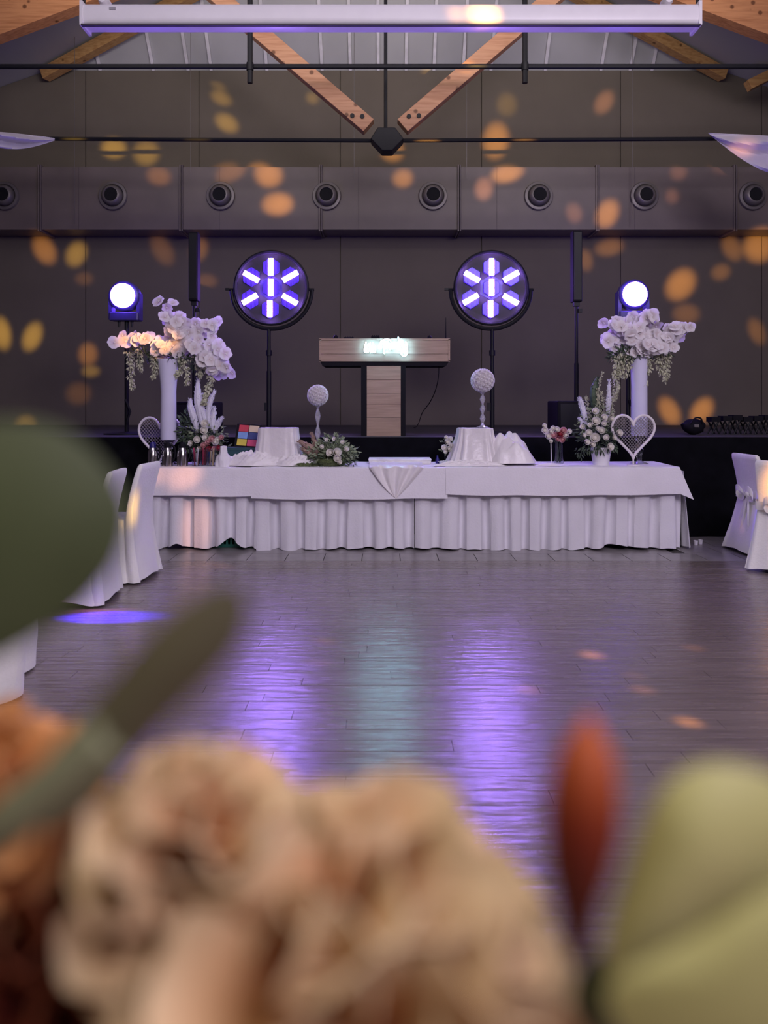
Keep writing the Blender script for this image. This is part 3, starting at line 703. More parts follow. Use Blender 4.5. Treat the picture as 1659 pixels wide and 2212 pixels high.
# dark things on the right part of the stage
k = 8.3/FPX
bx = px2x(1497, 8.3); t = thing('equipment_bag', (bx, 8.3, ZG), 'soft dark bag lying on the stage behind the right end of the table', 'bag')
MB().sphere((bx, 8.3, ZG+.085), (.125, .1, .085), 18, 10, lambda d: 1+.08*math.sin(d.x*7+d.z*5)).build('body', M['blackmat'], t)
MB().tube(smooth_path([Vector((bx-.06, 8.22, ZG+.12)), Vector((bx-.02, 8.2, ZG+.18)), Vector((bx+.04, 8.2, ZG+.18)), Vector((bx+.07, 8.22, ZG+.12))]), .009, 6).build('handle', M['black'], t)
MB().box((bx-.005, 8.2, ZG+.1), (.05, .02, .03)).build('buckle', M['nozzle'], t, smooth=False)
dg = [('first from the bag', .0), ('second from the bag', .1)]
labs = ['narrow dark folding stool standing next to the bag on the stage', 'second dark folding stool from the bag', 'third dark folding stool from the bag', 'fourth dark folding stool from the bag', 'fifth dark folding stool from the bag', 'sixth dark folding stool from the bag']
for i, px in enumerate((1541, 1566, 1588, 1610, 1633, 1655)):
    D = 8.45; x = px2x(px, D); t = thing('folding_stool', (x, D, ZG), labs[i], 'stool', 'dark folding stools on the stage')
    h = .19+.01*(i % 3); wd = .05
    MB().bbox((x-wd, D-.07, ZG+h-.055), (x+wd, D+.07, ZG+h)).build('seat', M['blackmat'], t, smooth=False)
    for s in (-1, 1):
        for yy in (-.06, .06):
            MB().tube([(x-s*wd*.8, D+yy, ZG), (x+s*wd*.8, D+yy, ZG+h-.03)], .009, 6).build('leg', M['black'], t)

# ================================================================ BANQUET TABLE
TF, TB, TZ = 6.92, 7.55, .742        # front, back, top
TL, TR = -2.12, 2.65
tb = thing('banquet_table', (.27, 7.2, 0), 'long banquet table hidden under white cloths and a pleated skirt', 'table')
for i in range(3):
    a = lerp(TL+.03, TR-.03, i/3); b = lerp(TL+.03, TR-.03, (i+1)/3)
    MB().bbox((a+.004, TF+.04, TZ-.035), (b-.004, TB-.03, TZ-.006)).build('tabletop', M['pot'], tb, smooth=False)
    for x in (a+.08, b-.08):
        for yy in (TF+.12, TB-.1): MB().tube([(x, yy, 0), (x, yy, TZ-.03)], .015, 8).build('leg', M['nozzle'], tb)
def fz(y, hem): return hem
def topper(x0, x1, hempx, off, label, left=False, right=False, seed=0):
    """cloth over the table top falling over the front (and over the end when asked)"""
    Rr = random.Random(seed); ph = [Rr.uniform(0, 6) for _ in range(4)]
    mb = MB(); hz = lambda x: P(0, hempx, TF).z+.006*math.sin(x*2.3+ph[0])+.003*math.sin(x*9+ph[1])
    creases = [lerp(x0, x1, q) for q in (.2, .4, .62, .83)]
    def cr(x): return sum(.0035*math.exp(-((x-c)/.012)**2) for c in creases)
    def fn(u, v):
        x = lerp(x0, x1, u)
        if v < .45:                                         # on top
            y = lerp(TB, TF-.004, v/.45); return Vector((x, y, TZ+off+.001*math.sin(x*11+y*9)))
        if v < .52:
            t = (v-.45)/.07; return Vector((x, TF-.004-.014*math.sin(t*PI/2)-off, TZ+off-.014*(1-math.cos(t*PI/2))))
        t = (v-.52)/.48
        return Vector((x, TF-.018-off-cr(x)-.02*t-.006*math.sin(x*6+ph[2])*t-.004*math.sin(x*17+ph[3])*t, lerp(TZ+off-.014, hz(x), t)))
    mb.grid(fn, int(abs(x1-x0)*38), 26, back=.003)
    if right:                                               # end overhang with its corner fold
        def fe(u, v):
            y = lerp(TF-.018, TB, u); t = v
            fold = .06*(1-u)**3
            return Vector((x1+.004+.055*t+fold*t+.010*math.sin(u*16)*t, lerp(y, y-.03*(1-u), t), lerp(TZ+off, hz(x1)-.05*(1-u)**2+.01*math.sin(u*9), t)))
        mb.grid(fe, 18, 12, back=-.003)
        mb.add([(x1, TF-.018, TZ+off-.012), (x1, TF-.038-off, hz(x1)), (x1+.119, TF-.048, hz(x1)-.05), (x1+.004, TF-.018, TZ+off)], [(0, 1, 2, 3)])
    o = mb.build('tablecloth', M['cloth'], None, origin=((x0+x1)/2, TF, TZ)); tag(o, label, 'tablecloth', 'white cloths over the long table'); return o
topper(px2x(322, TF), px2x(549, TF), 1070, .004, 'white tablecloth on the left end of the long table, under the steel flasks', left=True, seed=1)
topper(px2x(544, TF), px2x(966, TF), 1076, .007, 'white tablecloth over the middle of the long table, under the green flower arrangement', seed=2)
topper(px2x(962, TF), TR, 1068, .010, 'white tablecloth on the right end of the long table, under the white pot', right=True, seed=3)

def skirt(x0, x1, label, seed, lifts=(), side=False, slit=()):
    Rr = random.Random(seed)
    cuts = [x0]
    while cuts[-1] < x1: cuts.append(cuts[-1]+(Rr.uniform(.09, .15) if len(cuts) % 2 else Rr.uniform(.06, .11)))
    amp = [Rr.uniform(.5, 1.0) for _ in cuts]; off = [Rr.uniform(-.25, .25) for _ in cuts]
    def wave(x, v):
        # wide pleats standing proud with recesses between them; they wander a little on the way down
        xx = x+.018*math.sin(x*7+seed)*v
        import bisect
        i = max(0, min(len(cuts)-2, bisect.bisect(cuts, xx)-1)); t = (xx-cuts[i])/(cuts[i+1]-cuts[i])
        s = math.sin(t*PI)**.6 if 0 < t < 1 else 0
        base = s*.55 if i % 2 == 0 else -s*1.9
        return base*amp[i]*.045*(.6+.5*v)+.007*math.sin(xx*47+seed)*v
    def fn(u, v):
        x = lerp(x0, x1, u); hem = P(0, 1187+2.5*math.sin(x*3+seed), TF).z+.004*math.sin(x*25)
        for (c, wd, h) in lifts: hem += h*math.exp(-((x-c)/wd)**2)
        zt_ = TZ-.03; z = lerp(zt_, hem, v)
        y = TF+.03-wave(x, v)-.012*v
        for (c, wd, h) in lifts: y -= .05*math.exp(-((x-c)/(wd*1.5))**2)*v*v*h*10*.5
        for c in slit: x += .05*math.exp(-((x-c)/.12)**2)*(1-2*v)*.6
        return Vector((x, y, z))
    mb = MB(); mb.grid(fn, int((x1-x0)*95), 14, back=.002)
    if side:
        def fs(u, v):
            y = lerp(TF+.02, TB, u); a_ = .02*math.sin(u*24)*(.5+v)
            return Vector((x1+.0+.055*v+a_*.8, y, lerp(TZ-.03, .02, v)))
        mb.grid(fs, 60, 10, back=-.002)
    o = mb.build('table_skirt', M['skirt'], None, origin=((x0+x1)/2, TF, 0)); tag(o, label, 'table skirt', 'pleated skirts round the long table'); return o
skirt(px2x(322, TF), px2x(556, TF), 'pleated white table skirt with a lifted hem under the left end of the table', 3, lifts=((px2x(497, TF), .09, .085), (px2x(382, TF), .06, .05)))
skirt(px2x(553, TF), px2x(895, TF), 'pleated white table skirt in the middle, left of the dark slit', 11)
skirt(px2x(897, TF), px2x(1478, TF), 'pleated white table skirt right of the dark slit, round the right corner', 23, side=True, lifts=((px2x(1335, TF), .13, .03),), slit=(px2x(1300, TF),))
# crate under the lifted hem
cx = px2x(497, 7.1); t = thing('plastic_crate', (cx, 7.25, 0), 'dark green plastic crate peeping out under the lifted table skirt', 'crate')
MB().bbox((cx-.22, 7.06, .001), (cx+.22, 7.42, .03)).build('bottom', M['greenbox'], t, smooth=False)
for yy in (7.06, 7.42):
    MB().bbox((cx-.22, yy-.008, .17), (cx+.22, yy+.008, .2)).build('rim', M['greenbox'], t, smooth=False)
    for i in range(12):
        x = cx-.215+i*.039; MB().bbox((x-.009, yy-.006, .03), (x+.009, yy+.006, .17)).build('slat', M['greenbox'], t, smooth=False)
for xx in (cx-.22, cx+.22): MB().bbox((xx-.008, 7.06, .03), (xx+.008, 7.42, .2)).build('side', M['greenbox'], t, smooth=False)

# small white things on the floor by the right end of the table
for i, (px, lb) in enumerate(((1503, 'small white candle cup on the floor at the table end, left of two'), (1513, 'small white candle cup on the floor at the table end, right of two'))):
    D = 7.2+.04*i; x = px2x(px, D)
    o = MB().lathe([(.001, 0), (.017, 0), (.021, .04), (.018, .04), (.016, .008), (.001, .008)], (x, D, 0), 14).build('candle_cup', M['pot']); tag(o, lb, 'cup', 'candle cups on the floor')

# satin draped over hidden boxes
def satin(cx, cy, w_, d_, h, flare, label, seed, pool, name='satin_drape', asym=None, base=TZ+.012):
    """a cloth over a box: flat top, sides falling with folds, hem pooling on the table"""
    Rr = random.Random(seed); ks = [(Rr.randint(5, 8), Rr.uniform(0, 6)), (Rr.randint(11, 15), Rr.uniform(0, 6)), (Rr.randint(19, 27), Rr.uniform(0, 6))]
    mb = MB(); NA, NR = 150, 34; vs = []; fs = []
    for j in range(NR+1):
        v = j/NR
        for i in range(NA):
            a = 2*PI*i/NA; ca, sa = math.cos(a), math.sin(a)
            ex = .42; qx = math.copysign(abs(ca)**ex, ca)*w_/2; qy = math.copysign(abs(sa)**ex, sa)*d_/2
            fold = sum(math.sin(k*a+p)*(1/(q+1)) for q, (k, p) in enumerate(ks))/1.8
            fr = flare*(1+(asym(a) if asym else 0))
            if v < .25:
                s = v/.25; x, y, z = qx*s, qy*s, h+.002*fold
            elif v < .75:
                s = (v-.25)/.5; out = fr*s**1.6*.55; x = qx+(ca*out)+ca*fold*.026*s**.6; y = qy+sa*out*.5+sa*fold*.034*s**.6
                z = h*(1-s)**1.0 + .0; z = max(z, .012+.01*fold*s)
                if s < .15: z = h-(h*.15)*(s/.15)**2
            else:
                s = (v-.75)/.25; out = fr*(.55+pool*s); x = qx+ca*out+ca*fold*.03; y = qy+sa*out*.5+sa*fold*.015
                z = .014+.016*abs(math.sin(s*9+fold*3+a*5))*(1-s*.6)
            vs.append(Vector((cx+x, cy+y, base+max(.003, z))))
    for j in range(NR):
        for i in range(NA): fs.append((j*NA+i, j*NA+(i+1) % NA, (j+1)*NA+(i+1) % NA, (j+1)*NA+i))
    mb.add(vs, fs)
    o = mb.build(name, M['satin'], None, origin=(cx, cy, base)); tag(o, label, 'cloth', 'satin drapes on the long table'); return o
D = 7.22; k = D/FPX
c1 = px2x(602, D); h1 = P(0, 924, D).z-(TZ+.012)
satin(c1, D, 84*k, .26, h1, .10, 'white satin cloth draped over a box beside the coloured picture', 4, .75)
c2 = px2x(1026, D); h2 = P(0, 924, D).z-(TZ+.014)
satin(c2, D, 74*k, .26, h2, .19, 'white satin cloth over a box carrying the taller rose ball', 9, .4)
# the crumpled heap sliding off to the right of the second box
def heap(cx, cy, rx, ry, hz_, label, seed, base=TZ+.013, n=3.0, skew=0, cf=1.0):
    Rr = random.Random(seed); ph = [Rr.uniform(0, 6) for _ in range(8)]
    def fn(u, v):
        x = (u*2-1); y = (v*2-1); r = math.sqrt(x*x*(1-y*y/2)+y*y*(1-x*x/2)); X = x*math.sqrt(1-y*y/2); Y = y*math.sqrt(1-x*x/2)
        rr = min(1, math.hypot(X, Y)); e = 1+.09*math.sin(5*math.atan2(Y, X)+ph[0])
        hgt = (1-rr**2.2)*(1-skew*X)
        Xo, Yo = X, Y; X, Y = X*cf, Y*cf; cr_ = .07*math.sin(X*5+2*math.sin(Y*4+ph[1])+ph[2])+.05*abs(math.sin(X*7-Y*6+ph[3]))+.04*math.sin(Y*9+3*math.sin(X*4)+ph[4])+.015*math.sin(X*17+Y*12+ph[5])
        X, Y = Xo, Yo; cr_ *= (1.3 if cf > 1 else 1)
        return Vector((cx+X*rx*e, cy+Y*ry*e, base+max(.004, hz_*(hgt*(1+cr_*1.6)+max(0, cr_)*.35*(1-rr**6)))))
    o = MB().grid(fn, 64, 40, back=None).build('satin_drape', M['satin'], None, origin=(cx, cy, base)); tag(o, label, 'cloth', 'satin drapes on the long table'); return o
heap(px2x(1102, 7.18), 7.15, .25, .17, .235, 'crumpled white satin heap sliding right from the box with the tall rose ball', 2, skew=.35, base=TZ+.03)
heap(px2x(550, 7.1), 7.08, .30, .13, .105, 'low crumpled white satin in front of the coloured picture', 5, cf=2.4)
heap(px2x(640, 7.05), 7.04, .24, .09, .08, 'low crumpled white satin behind the moss, left of the green arrangement', 6, cf=2.4)
heap(px2x(1010, 7.02), 7.0, .34, .055, .045, 'thin ruffled satin edge at the foot of the box with the tall rose ball', 7, cf=3, base=TZ+.012)
heap(px2x(1190, 7.0), 7.0, .16, .05, .022, 'thin wrinkled satin end lying under the pink bouquet', 8)
# satin point hanging over the front edge in the middle
def point(u, v):
    xa, xb = px2x(798, TF), px2x(914, TF); xm = px2x(855, TF)
    if v < .35:
        t = v/.35; x = lerp(xa, xb, u); y = lerp(7.35, TF-.03, t)
        return Vector((x, y, TZ+.020+.022*abs(math.sin(x*30+y*21+2*math.sin(x*13)))*(1-t*.7)))
    t = (v-.35)/.65; tip = P(0, 1074, TF).z
    wdt = (1-t)**.8; x = xm+(lerp(xa, xb, u)-xm)*max(wdt, .02)
    return Vector((x, TF-.045-.014*math.sin(u*PI*7+t*2)*(.3+wdt)-.01*t, lerp(TZ+.012, tip, t)+.008*math.sin(u*PI*5)*(1-t)))
o = MB().grid(point, 60, 50, back=.003).build('satin_drape', M['satin'], None, origin=(px2x(855, TF), TF, TZ)); tag(o, 'white satin cloth whose point hangs over the middle of the table front', 'cloth', 'satin drapes on the long table')
a, b = P(797, 991, 7.3), P(930, 999, 7.3)
t = thing('white_tray', ((a.x+b.x)/2, 7.3, TZ+.012), 'flat white box lying behind the satin point in the middle', 'box')
bevel(MB().bbox((a.x, 7.2, TZ+.01), (b.x, 7.45, a.z)).build('box', M['paper'], t, smooth=False), .012)
bevel(MB().bbox((a.x-.004, 7.195, a.z-.012), (b.x+.004, 7.455, a.z+.004)).build('lid', M['paper'], t, smooth=False), .006)

# ---------------------------------------------------------------- rose-ball candlesticks
def rose_mesh(name, m, n=9, seed=0):
    """small rose: whorls of cupped petals round a bud, unit radius, opening along +Z"""
    Rr = random.Random(seed); mb = MB(); mb.sphere((0, 0, .0), (.45, .45, .5), 8, 6)
    for w_ in range(2):
        nn = 5 if w_ == 0 else n-3
        for i in range(nn):
            a = 2*PI*i/nn+w_*.5+Rr.uniform(-.2, .2); rad = .55 if w_ == 0 else .82; z0 = .12 if w_ == 0 else -.08
            def fn(u, v, a=a, rad=rad, z0=z0):
                th = a+(u-.5)*1.5; r = rad*(.55+.5*v+.10*v*v); return Vector((r*math.cos(th), r*math.sin(th), z0-.5+v*.95-.3*(2*u-1)**2*v))
            mb.grid(fn, 4, 3, tfn=lambda u, v: v)
    return mb.mesh(name, m)
RW = rose_mesh('rose', M['rosew']); RPK = rose_mesh('rose', M['rosep'], seed=2); RRD = rose_mesh('rose', M['rosered'], seed=3)
RBALL = rose_mesh('rose', petal_mat('foam_rose', [(0, (.80, .76, .79)), (1, (.93, .90, .93))], [(0, (.58, .52, .56)), (1, (.84, .80, .84))], var=.05), seed=5)
def dirq(d, roll=0): return (Vector(d).to_track_quat('Z', 'Y').to_matrix() @ Euler((0, 0, roll)).to_matrix())
def candlestick(cx, cy, rpx, D, basez, label, ghost=None):
    c = P(cx, cy, D); r = rpx*D/FPX
    t = thing('rose_ball_candlestick', (c.x, D, basez), label, 'centrepiece', 'white rose balls on crystal sticks')
    MB().sphere(c, r*.86, 20, 14).build('ball', mat('foam_ball', (.85, .8, .83), .8), t)
    n = 110
    for i in range(n):
        z = 1-2*(i+.5)/n; a = i*2.39996; q = math.sqrt(1-z*z); d = Vector((q*math.cos(a), q*math.sin(a), z))
        link('rose', RBALL, t, c+d*r*.86, dirq(d, R.uniform(0, 6)), r*.2)
    h = c.z-r*.95-basez
    prof = [(.001, 0), (.055, 0), (.055, .008), (.02, .02), (.012, .04)]
    y_ = .04
    nseg = 3 if h > .3 else 2
    for s in range(nseg):
        L = (h-.06)/nseg
        prof += [(.012, y_+.01), (.022, y_+L*.35), (.027, y_+L*.5), (.020, y_+L*.75), (.010, y_+L*.95)]; y_ += L
    prof += [(.012, h-.015), (.030, h), (.034, h+.012), (.001, h+.012)]
    MB().lathe(prof, (c.x, D, basez), 10).build('crystal_stem', M['crystal'], t, smooth=False)
candlestick(686.5, 854, 24, 7.42, TZ+.012, 'smaller white rose ball on a crystal stick left of the booth column')
candlestick(1042.5, 822, 27, 7.2, TZ+.012+h2+.004, 'taller white rose ball on a crystal stick on the satin box')

# ---------------------------------------------------------------- greenery helpers
def leaf_quads(mb, p, d, L, W_, up=None, t=.5):
    d = Vector(d).normalized(); s = d.cross(Vector((R.uniform(-1, 1), R.uniform(-1, 1), R.uniform(-1, 1)))); s = s.normalized() if s.length > 1e-5 else d.orthogonal()
    n = d.cross(s)*W_*.4; p = Vector(p)
    mb.add([p, p+d*L*.5+s*W_+n, p+d*L, p+d*L*.5-s*W_+n, p+d*L*.5], [(0, 1, 4), (1, 2, 4), (0, 4, 3), (4, 2, 3)])
def foliage(parent, c, rad, n, L, W_, m, name='foliage', out=True, down=0):
    mb = MB(); c = Vector(c)
    for _ in range(n):
        d = Vector((R.gauss(0, 1), R.gauss(0, 1), R.gauss(0, 1))).normalized(); q = R.random()**.45
        p = c+Vector((d.x*rad[0], d.y*rad[1], d.z*rad[2]))*q
        dd = d*.9+Vector((R.uniform(-.6, .6), R.uniform(-.6, .6), R.uniform(-.6, .6)-down)); leaf_quads(mb, p, dd, L*R.uniform(.6, 1.2), W_*R.uniform(.7, 1.2))
    o = mb.build(name, m, parent); o['kind'] = 'stuff'; return o
def spray(parent, pts, m, n, L, W_, r0=.02, r1=.005, name='hanging_spray'):
    """a stem set with small leaves or buds, thick at the start, thin at its end"""
    pts = smooth_path([Vector(p) for p in pts], 5); mb = MB(); mb.tube(pts, .0025, 5)
    for i in range(n):
        q = R.random()**1.2; j = min(len(pts)-2, int(q*(len(pts)-1))); p = pts[j].lerp(pts[j+1], R.random()); rr = lerp(r0, r1, q)
        d = Vector((R.gauss(0, 1), R.gauss(0, 1), R.gauss(0, 1))).normalized()
        leaf_quads(mb, p+d*rr*R.random(), d+(pts[j+1]-pts[j]).normalized()*1.3, L*R.uniform(.6, 1.1), W_)
    return mb.build(name, m, parent)
def plume(parent, pts, r, m, name='feather_plume'):
    pts = smooth_path([Vector(p) for p in pts], 6); n = len(pts); mb = MB()
    mb.tube(pts, [r*(.15+.85*math.sin(PI*min(1, (i/(n-1))**.8*.98))) for i in range(n)], 8)
    for i in range(170):
        j = R.randint(0, n-2); d = Vector((R.gauss(0, 1), R.gauss(0, 1), R.gauss(0, 1))).normalized(); rr = r*(.15+.85*math.sin(PI*min(1, (j/(n-1))**.8*.98)))
        leaf_quads(mb, pts[j]+d*rr*.8, d*.5+(pts[j+1]-pts[j]).normalized(), .028, .004)
    return mb.build(name, m, parent)

def orchid_mesh(seed):
    Rr = random.Random(seed); mb = MB()
    for i in range(5):
        a = PI/2+i*2*PI/5; W_ = .50 if i in (1, 4) else .36; L = .95 if i in (1, 4) else .88
        ca, sa = math.cos(a), math.sin(a)
        def fn(u, v, ca=ca, sa=sa, W_=W_, L=L, z=.02*i):
            wd = W_*math.sin(PI*min(1, .08+v*.92))**.6*(u*2-1)*1.25; r = .08+v*L
            return Vector((ca*r-sa*wd, sa*r+ca*wd, z+.22*v*v*(1 if i % 2 else .6)-.25*(u*2-1)**2*wd*0+.06*math.sin(v*PI)))
        mb.grid(fn, 3, 5, tfn=lambda u, v: v)
    mb.sphere((0, -.05, .12), (.14, .2, .12), 6, 4)
    return mb.mesh('blossom', M['orchid'])
ORC = [orchid_mesh(i) for i in range(3)]

def glass_foot_vase(t, cx, D, zb_, top, half_, flare, wtop=None):
    """tall opal vase: white tube standing on a clear twisted stem and a round foot"""
    zt_ = top; z0 = zb_
    prof = [(.001, z0), (half_*.98, z0), (half_, z0+.02), (half_*.98, lerp(z0, zt_, .5)), (half_*.97, lerp(z0, zt_, .6)), (half_*(1+flare*.12), lerp(z0, zt_, .72)), (half_*(1+flare*.5), lerp(z0, zt_, .88)), (half_*(1+flare), zt_), (half_*(1+flare)-.006, zt_), (half_*.9, lerp(z0, zt_, .85)), (.001, lerp(z0, zt_, .84))]
    MB().lathe(prof, (cx, D, 0), 32).build('vase_tube', M['vase'], t)
    h = z0-TZ-.012
    prof = [(.001, 0), (.085, 0), (.085, .006), (.05, .016), (.02, .03), (.026, h*.3), (.045, h*.45), (.030, h*.58), (.047, h*.75), (.03, h*.9), (half_*.9, h), (.001, h)]
    MB().lathe(prof, (cx, D, TZ+.012), 20, mod=lambda a, i, hh: 1+(.12*math.cos(3*a+hh*40) if 4 < i < 10 else 0)).build('clear_foot', M['glass'], t)

def orchid_arrangement(cx, D, topy, boty, half_px, flare, clusters, trails, greens, label, seed):
    global R
    R = random.Random(seed); k = D/FPX; x = px2x(cx, D)
    t = thing('orchid_arrangement', (x, D, TZ+.012), label, 'flower arrangement', 'tall orchid arrangements on the long table')
    glass_foot_vase(t, x, D, P(0, boty, D).z, P(0, topy, D).z, half_px*k, flare)
    core = P(cx, topy-8, D)
    for (g, rx, rz, n) in greens:
        foliage(t, P(g[0], g[1], D), (rx*k, .10, rz*k), n, .07, .011, M['leafd'])
    for path, rad, n, size in clusters:
        pts = smooth_path([P(p[0], p[1], D+p[2]) for p in path], 8)
        MB().tube([core]+pts, .004, 6).build('stem', M['leafm'], t)
        for i in range(n):
            q = i/max(1, n-1); j = min(len(pts)-1, int(q*(len(pts)-1)+.5))
            off = Vector((R.uniform(-1, 1), R.uniform(-1.4, .9), R.uniform(-1, 1)))*rad*k
            d = Vector((R.gauss(0, .45)+off.x*4, -1, R.gauss(.05, .45)+off.z*4))
            link('blossom', ORC[i % 3], t, pts[j]+off, dirq(d, R.uniform(0, 6)), size*k*R.uniform(.85, 1.15))
    for path, mm, n, r0 in trails:
        spray(t, [P(p[0], p[1], D-.04) for p in path], M[mm], int(n*2), .038, .010, r0*k*1.25, 4*k)
    return t
orchid_arrangement(364, 7.25, 776, 950, 17, .42, [
    ([(375, 755, 0), (385, 730, 0), (375, 700, 0), (365, 672, 0)], 20, 34, 15),
    ([(362, 758, -.05), (345, 750, 0), (310, 735, 0), (265, 730, 0)], 13, 22, 14),
    ([(395, 745, 0), (420, 735, 0), (450, 750, 0), (470, 785, 0), (488, 798, 0)], 21, 40, 15),
    ([(385, 745, .08), (405, 700, .1), (435, 712, .1), (462, 708, .1)], 15, 26, 14),
    ([(440, 775, -.06), (462, 790, -.06), (480, 775, -.06)], 13, 12, 14)],
    [([(330, 765), (335, 790), (333, 815)], 'leafp', 70, 9), ([(280, 760), (283, 800), (286, 838)], 'leafp', 80, 8), ([(300, 755), (302, 780), (303, 800)], 'leafp', 50, 7),
     ([(395, 770), (402, 800), (405, 828)], 'leafp', 70, 9), ([(418, 770), (430, 800), (433, 812)], 'leafp', 40, 7), ([(445, 780), (455, 815), (446, 850), (441, 870)], 'leafp', 110, 9),
     ([(372, 775), (368, 800), (366, 818)], 'leafp', 60, 8), ([(385, 770), (390, 800), (380, 812)], 'leafp', 50, 8)],
    [((372, 772), 40, 16, 160), ((310, 766), 30, 12, 80), ((430, 780), 22, 14, 60)],
    'tall white vase with arching orchids at the left end of the table', 31)
orchid_arrangement(1381, 7.25, 765, 941, 17.5, .05, [
    ([(1380, 740, 0), (1385, 720, 0), (1388, 680, 0)], 18, 30, 15),
    ([(1378, 750, 0), (1350, 725, 0), (1318, 705, 0)], 18, 34, 15),
    ([(1370, 755, -.05), (1345, 748, 0), (1312, 742, 0)], 14, 22, 14),
    ([(1385, 750, 0), (1415, 728, 0), (1450, 722, 0), (1482, 718, 0)], 15, 38, 14),
    ([(1385, 740, .08), (1370, 700, .08), (1400, 695, .08)], 18, 24, 15),
    ([(1390, 752, -.08), (1410, 750, -.08), (1448, 738, -.08)], 13, 24, 14)],
    [([(1335, 770), (1330, 800), (1332, 835), (1326, 862)], 'leafp', 130, 10), ([(1355, 768), (1355, 795), (1350, 812)], 'leafp', 70, 10), ([(1395, 765), (1402, 790), (1396, 815), (1391, 832)], 'leafp', 70, 7),
     ([(1420, 755), (1425, 785), (1428, 808)], 'leafp', 70, 9), ([(1440, 765), (1440, 790), (1438, 822)], 'leafp', 60, 7), ([(1340, 765), (1343, 790), (1338, 806)], 'leafp', 70, 12)],
    [((1380, 762), 50, 14, 170), ((1340, 768), 24, 12, 80), ((1428, 760), 22, 12, 70)],
    'tall white vase with a broad cloud of orchids at the right end of the table', 57)

# ---------------------------------------------------------------- heart hoops
def heart(cx, cy, wpx, hpx, D, label, basez=TZ+.012):
    k = D/FPX; pts = []
    for i in range(61):
        a = 2*PI*i/60+PI; x = 16*math.sin(a)**3; y = 13*math.cos(a)-5*math.cos(2*a)-2*math.cos(3*a)-math.cos(4*a)
        pts.append((x/16, (y+2.5)/14.5))
    c = P(cx, cy, D); t = thing('heart_hoop', (c.x, D, basez), label, 'decoration', 'white heart hoops on the long table')
    P3 = [c+Vector((x*wpx/2*k, 0, y*hpx/2*k)) for x, y in pts]
    MB().tube(P3, .0125, 8, False).build('hoop', M['whitepaint'], t)
    zl = min(p.z for p in P3)
    MB().tube([(c.x, D, basez), (c.x, D, zl+.01)], .008, 8).build('stem', M['whitepaint'], t)
    MB().lathe([(.001, 0), (.06, 0), (.058, .008), (.001, .01)], (c.x, D, basez), 20).build('foot', M['whitepaint'], t)
    # wicker lattice within the hoop: two sets of slanting canes
    def inside(x, z):
        n = len(pts)-1; r = False; j = n-1
        for i in range(n):
            xi, zi = pts[i]; xj, zj = pts[j]
            if (zi > z) != (zj > z) and x < (xj-xi)*(z-zi)/(zj-zi)+xi: r = not r
            j = i
        return r
    mb = MB()
    for s in (-1, 1):
        for q in range(-14, 15):
            run = []
            for i in range(81):
                u = -1.4+2.8*i/80; x = u; z = s*u*1.1+q*.16
                if abs(x) <= 1 and abs(z) <= 1.1 and inside(x, z): run.append(c+Vector((x*wpx/2*k, .004*s, z*hpx/2*k)))
                else:
                    if len(run) > 1: mb.tube([run[0], run[-1]], .0028, 4)
                    run = []
            if len(run) > 1: mb.tube([run[0], run[-1]], .0028, 4)
    o = mb.build('wicker_mesh', M['wicker'], t); o['kind'] = 'stuff'
    return t
heart(345, 950, 90, 96, 7.42, 'white heart hoop with wicker mesh behind the left tall vase')
heart(1368, 944, 92, 94, 7.06, 'white heart hoop with wicker mesh in front of the right tall vase')

# ---------------------------------------------------------------- steel flasks and glasses on the left end
def flask(px, wpx, D, label, capm):
    k = D/FPX; x = px2x(px, D); r = wpx/2*k; z0 = TZ+.006
    t = thing('vacuum_jug', (x, D, z0), label, 'vacuum flask', 'steel jugs at the left end of the table')
    h = P(0, 967, D).z-z0
    MB().lathe([(.001, 0), (r, 0), (r, .004), (r*.99, h*.5), (r*.9, h*.75), (r*.68, h*.93), (r*.6, h), (.001, h)], (x, D, z0), 28).build('body', M['steel'], t)
    MB().lathe([(.001, 0), (r*.62, 0), (r*.6, .03), (r*.35, .05), (.001, .052)], (x, D, z0+h), 20).build('cap', capm, t)
    hx = [Vector((x+r*.6, D, z0+h+.02)), Vector((x+r*1.25, D, z0+h*1.02)), Vector((x+r*1.35, D, z0+h*.6)), Vector((x+r*1.0, D, z0+h*.3))]
    MB().tube(smooth_path(hx, 5), .008, 6).build('handle', M['blackmat'], t)
flask(330, 24, 7.02, 'steel vacuum jug with blue lid, leftmost on the table', M['bluecap'])
flask(362, 24, 7.03, 'steel vacuum jug with black lid directly under the tall white vase', M['blackmat'])
flask(394, 24, 7.04, 'steel vacuum jug with black lid, third from the left end', M['blackmat'])
def tumbler(px, D, rpx, h, label, fill):
    k = D/FPX; x = px2x(px, D); z0 = TZ+.006; r = rpx*k
    t = thing('drinking_glass', (x, D, z0), label, 'glass', 'glasses beside the steel jugs')
    MB().lathe([(.001, 0), (r*.9, 0), (r, h), (r-.002, h), (r*.86, .006), (.001, .006)], (x, D, z0), 20).build('glass', M['glass'], t)
    for i in range(5):
        a = i*1.3; MB().tube([(x+r*.4*math.cos(a), D+r*.4*math.sin(a), z0+.008), (x+r*.55*math.cos(a+.6), D+r*.5*math.sin(a+.6), z0+h*R.uniform(.75, 1.15))], .0055, 6).build('stick', fill[i % len(fill)], t)
tumbler(424, 7.05, 10, .16, 'clear glass with red and white sticks beside the third jug', [M['jam'], M['paper'], M['rosepr']])
tumbler(441, 7.12, 8, .16, 'clear glass with dark red content behind the first stick glass', [M['jam'], M['red']])
tumbler(457, 7.05, 10, .165, 'clear glass with wooden and blue sticks left of the folded napkin', [M['pencil'], M['paper'], M['navy'], M['pencil']])
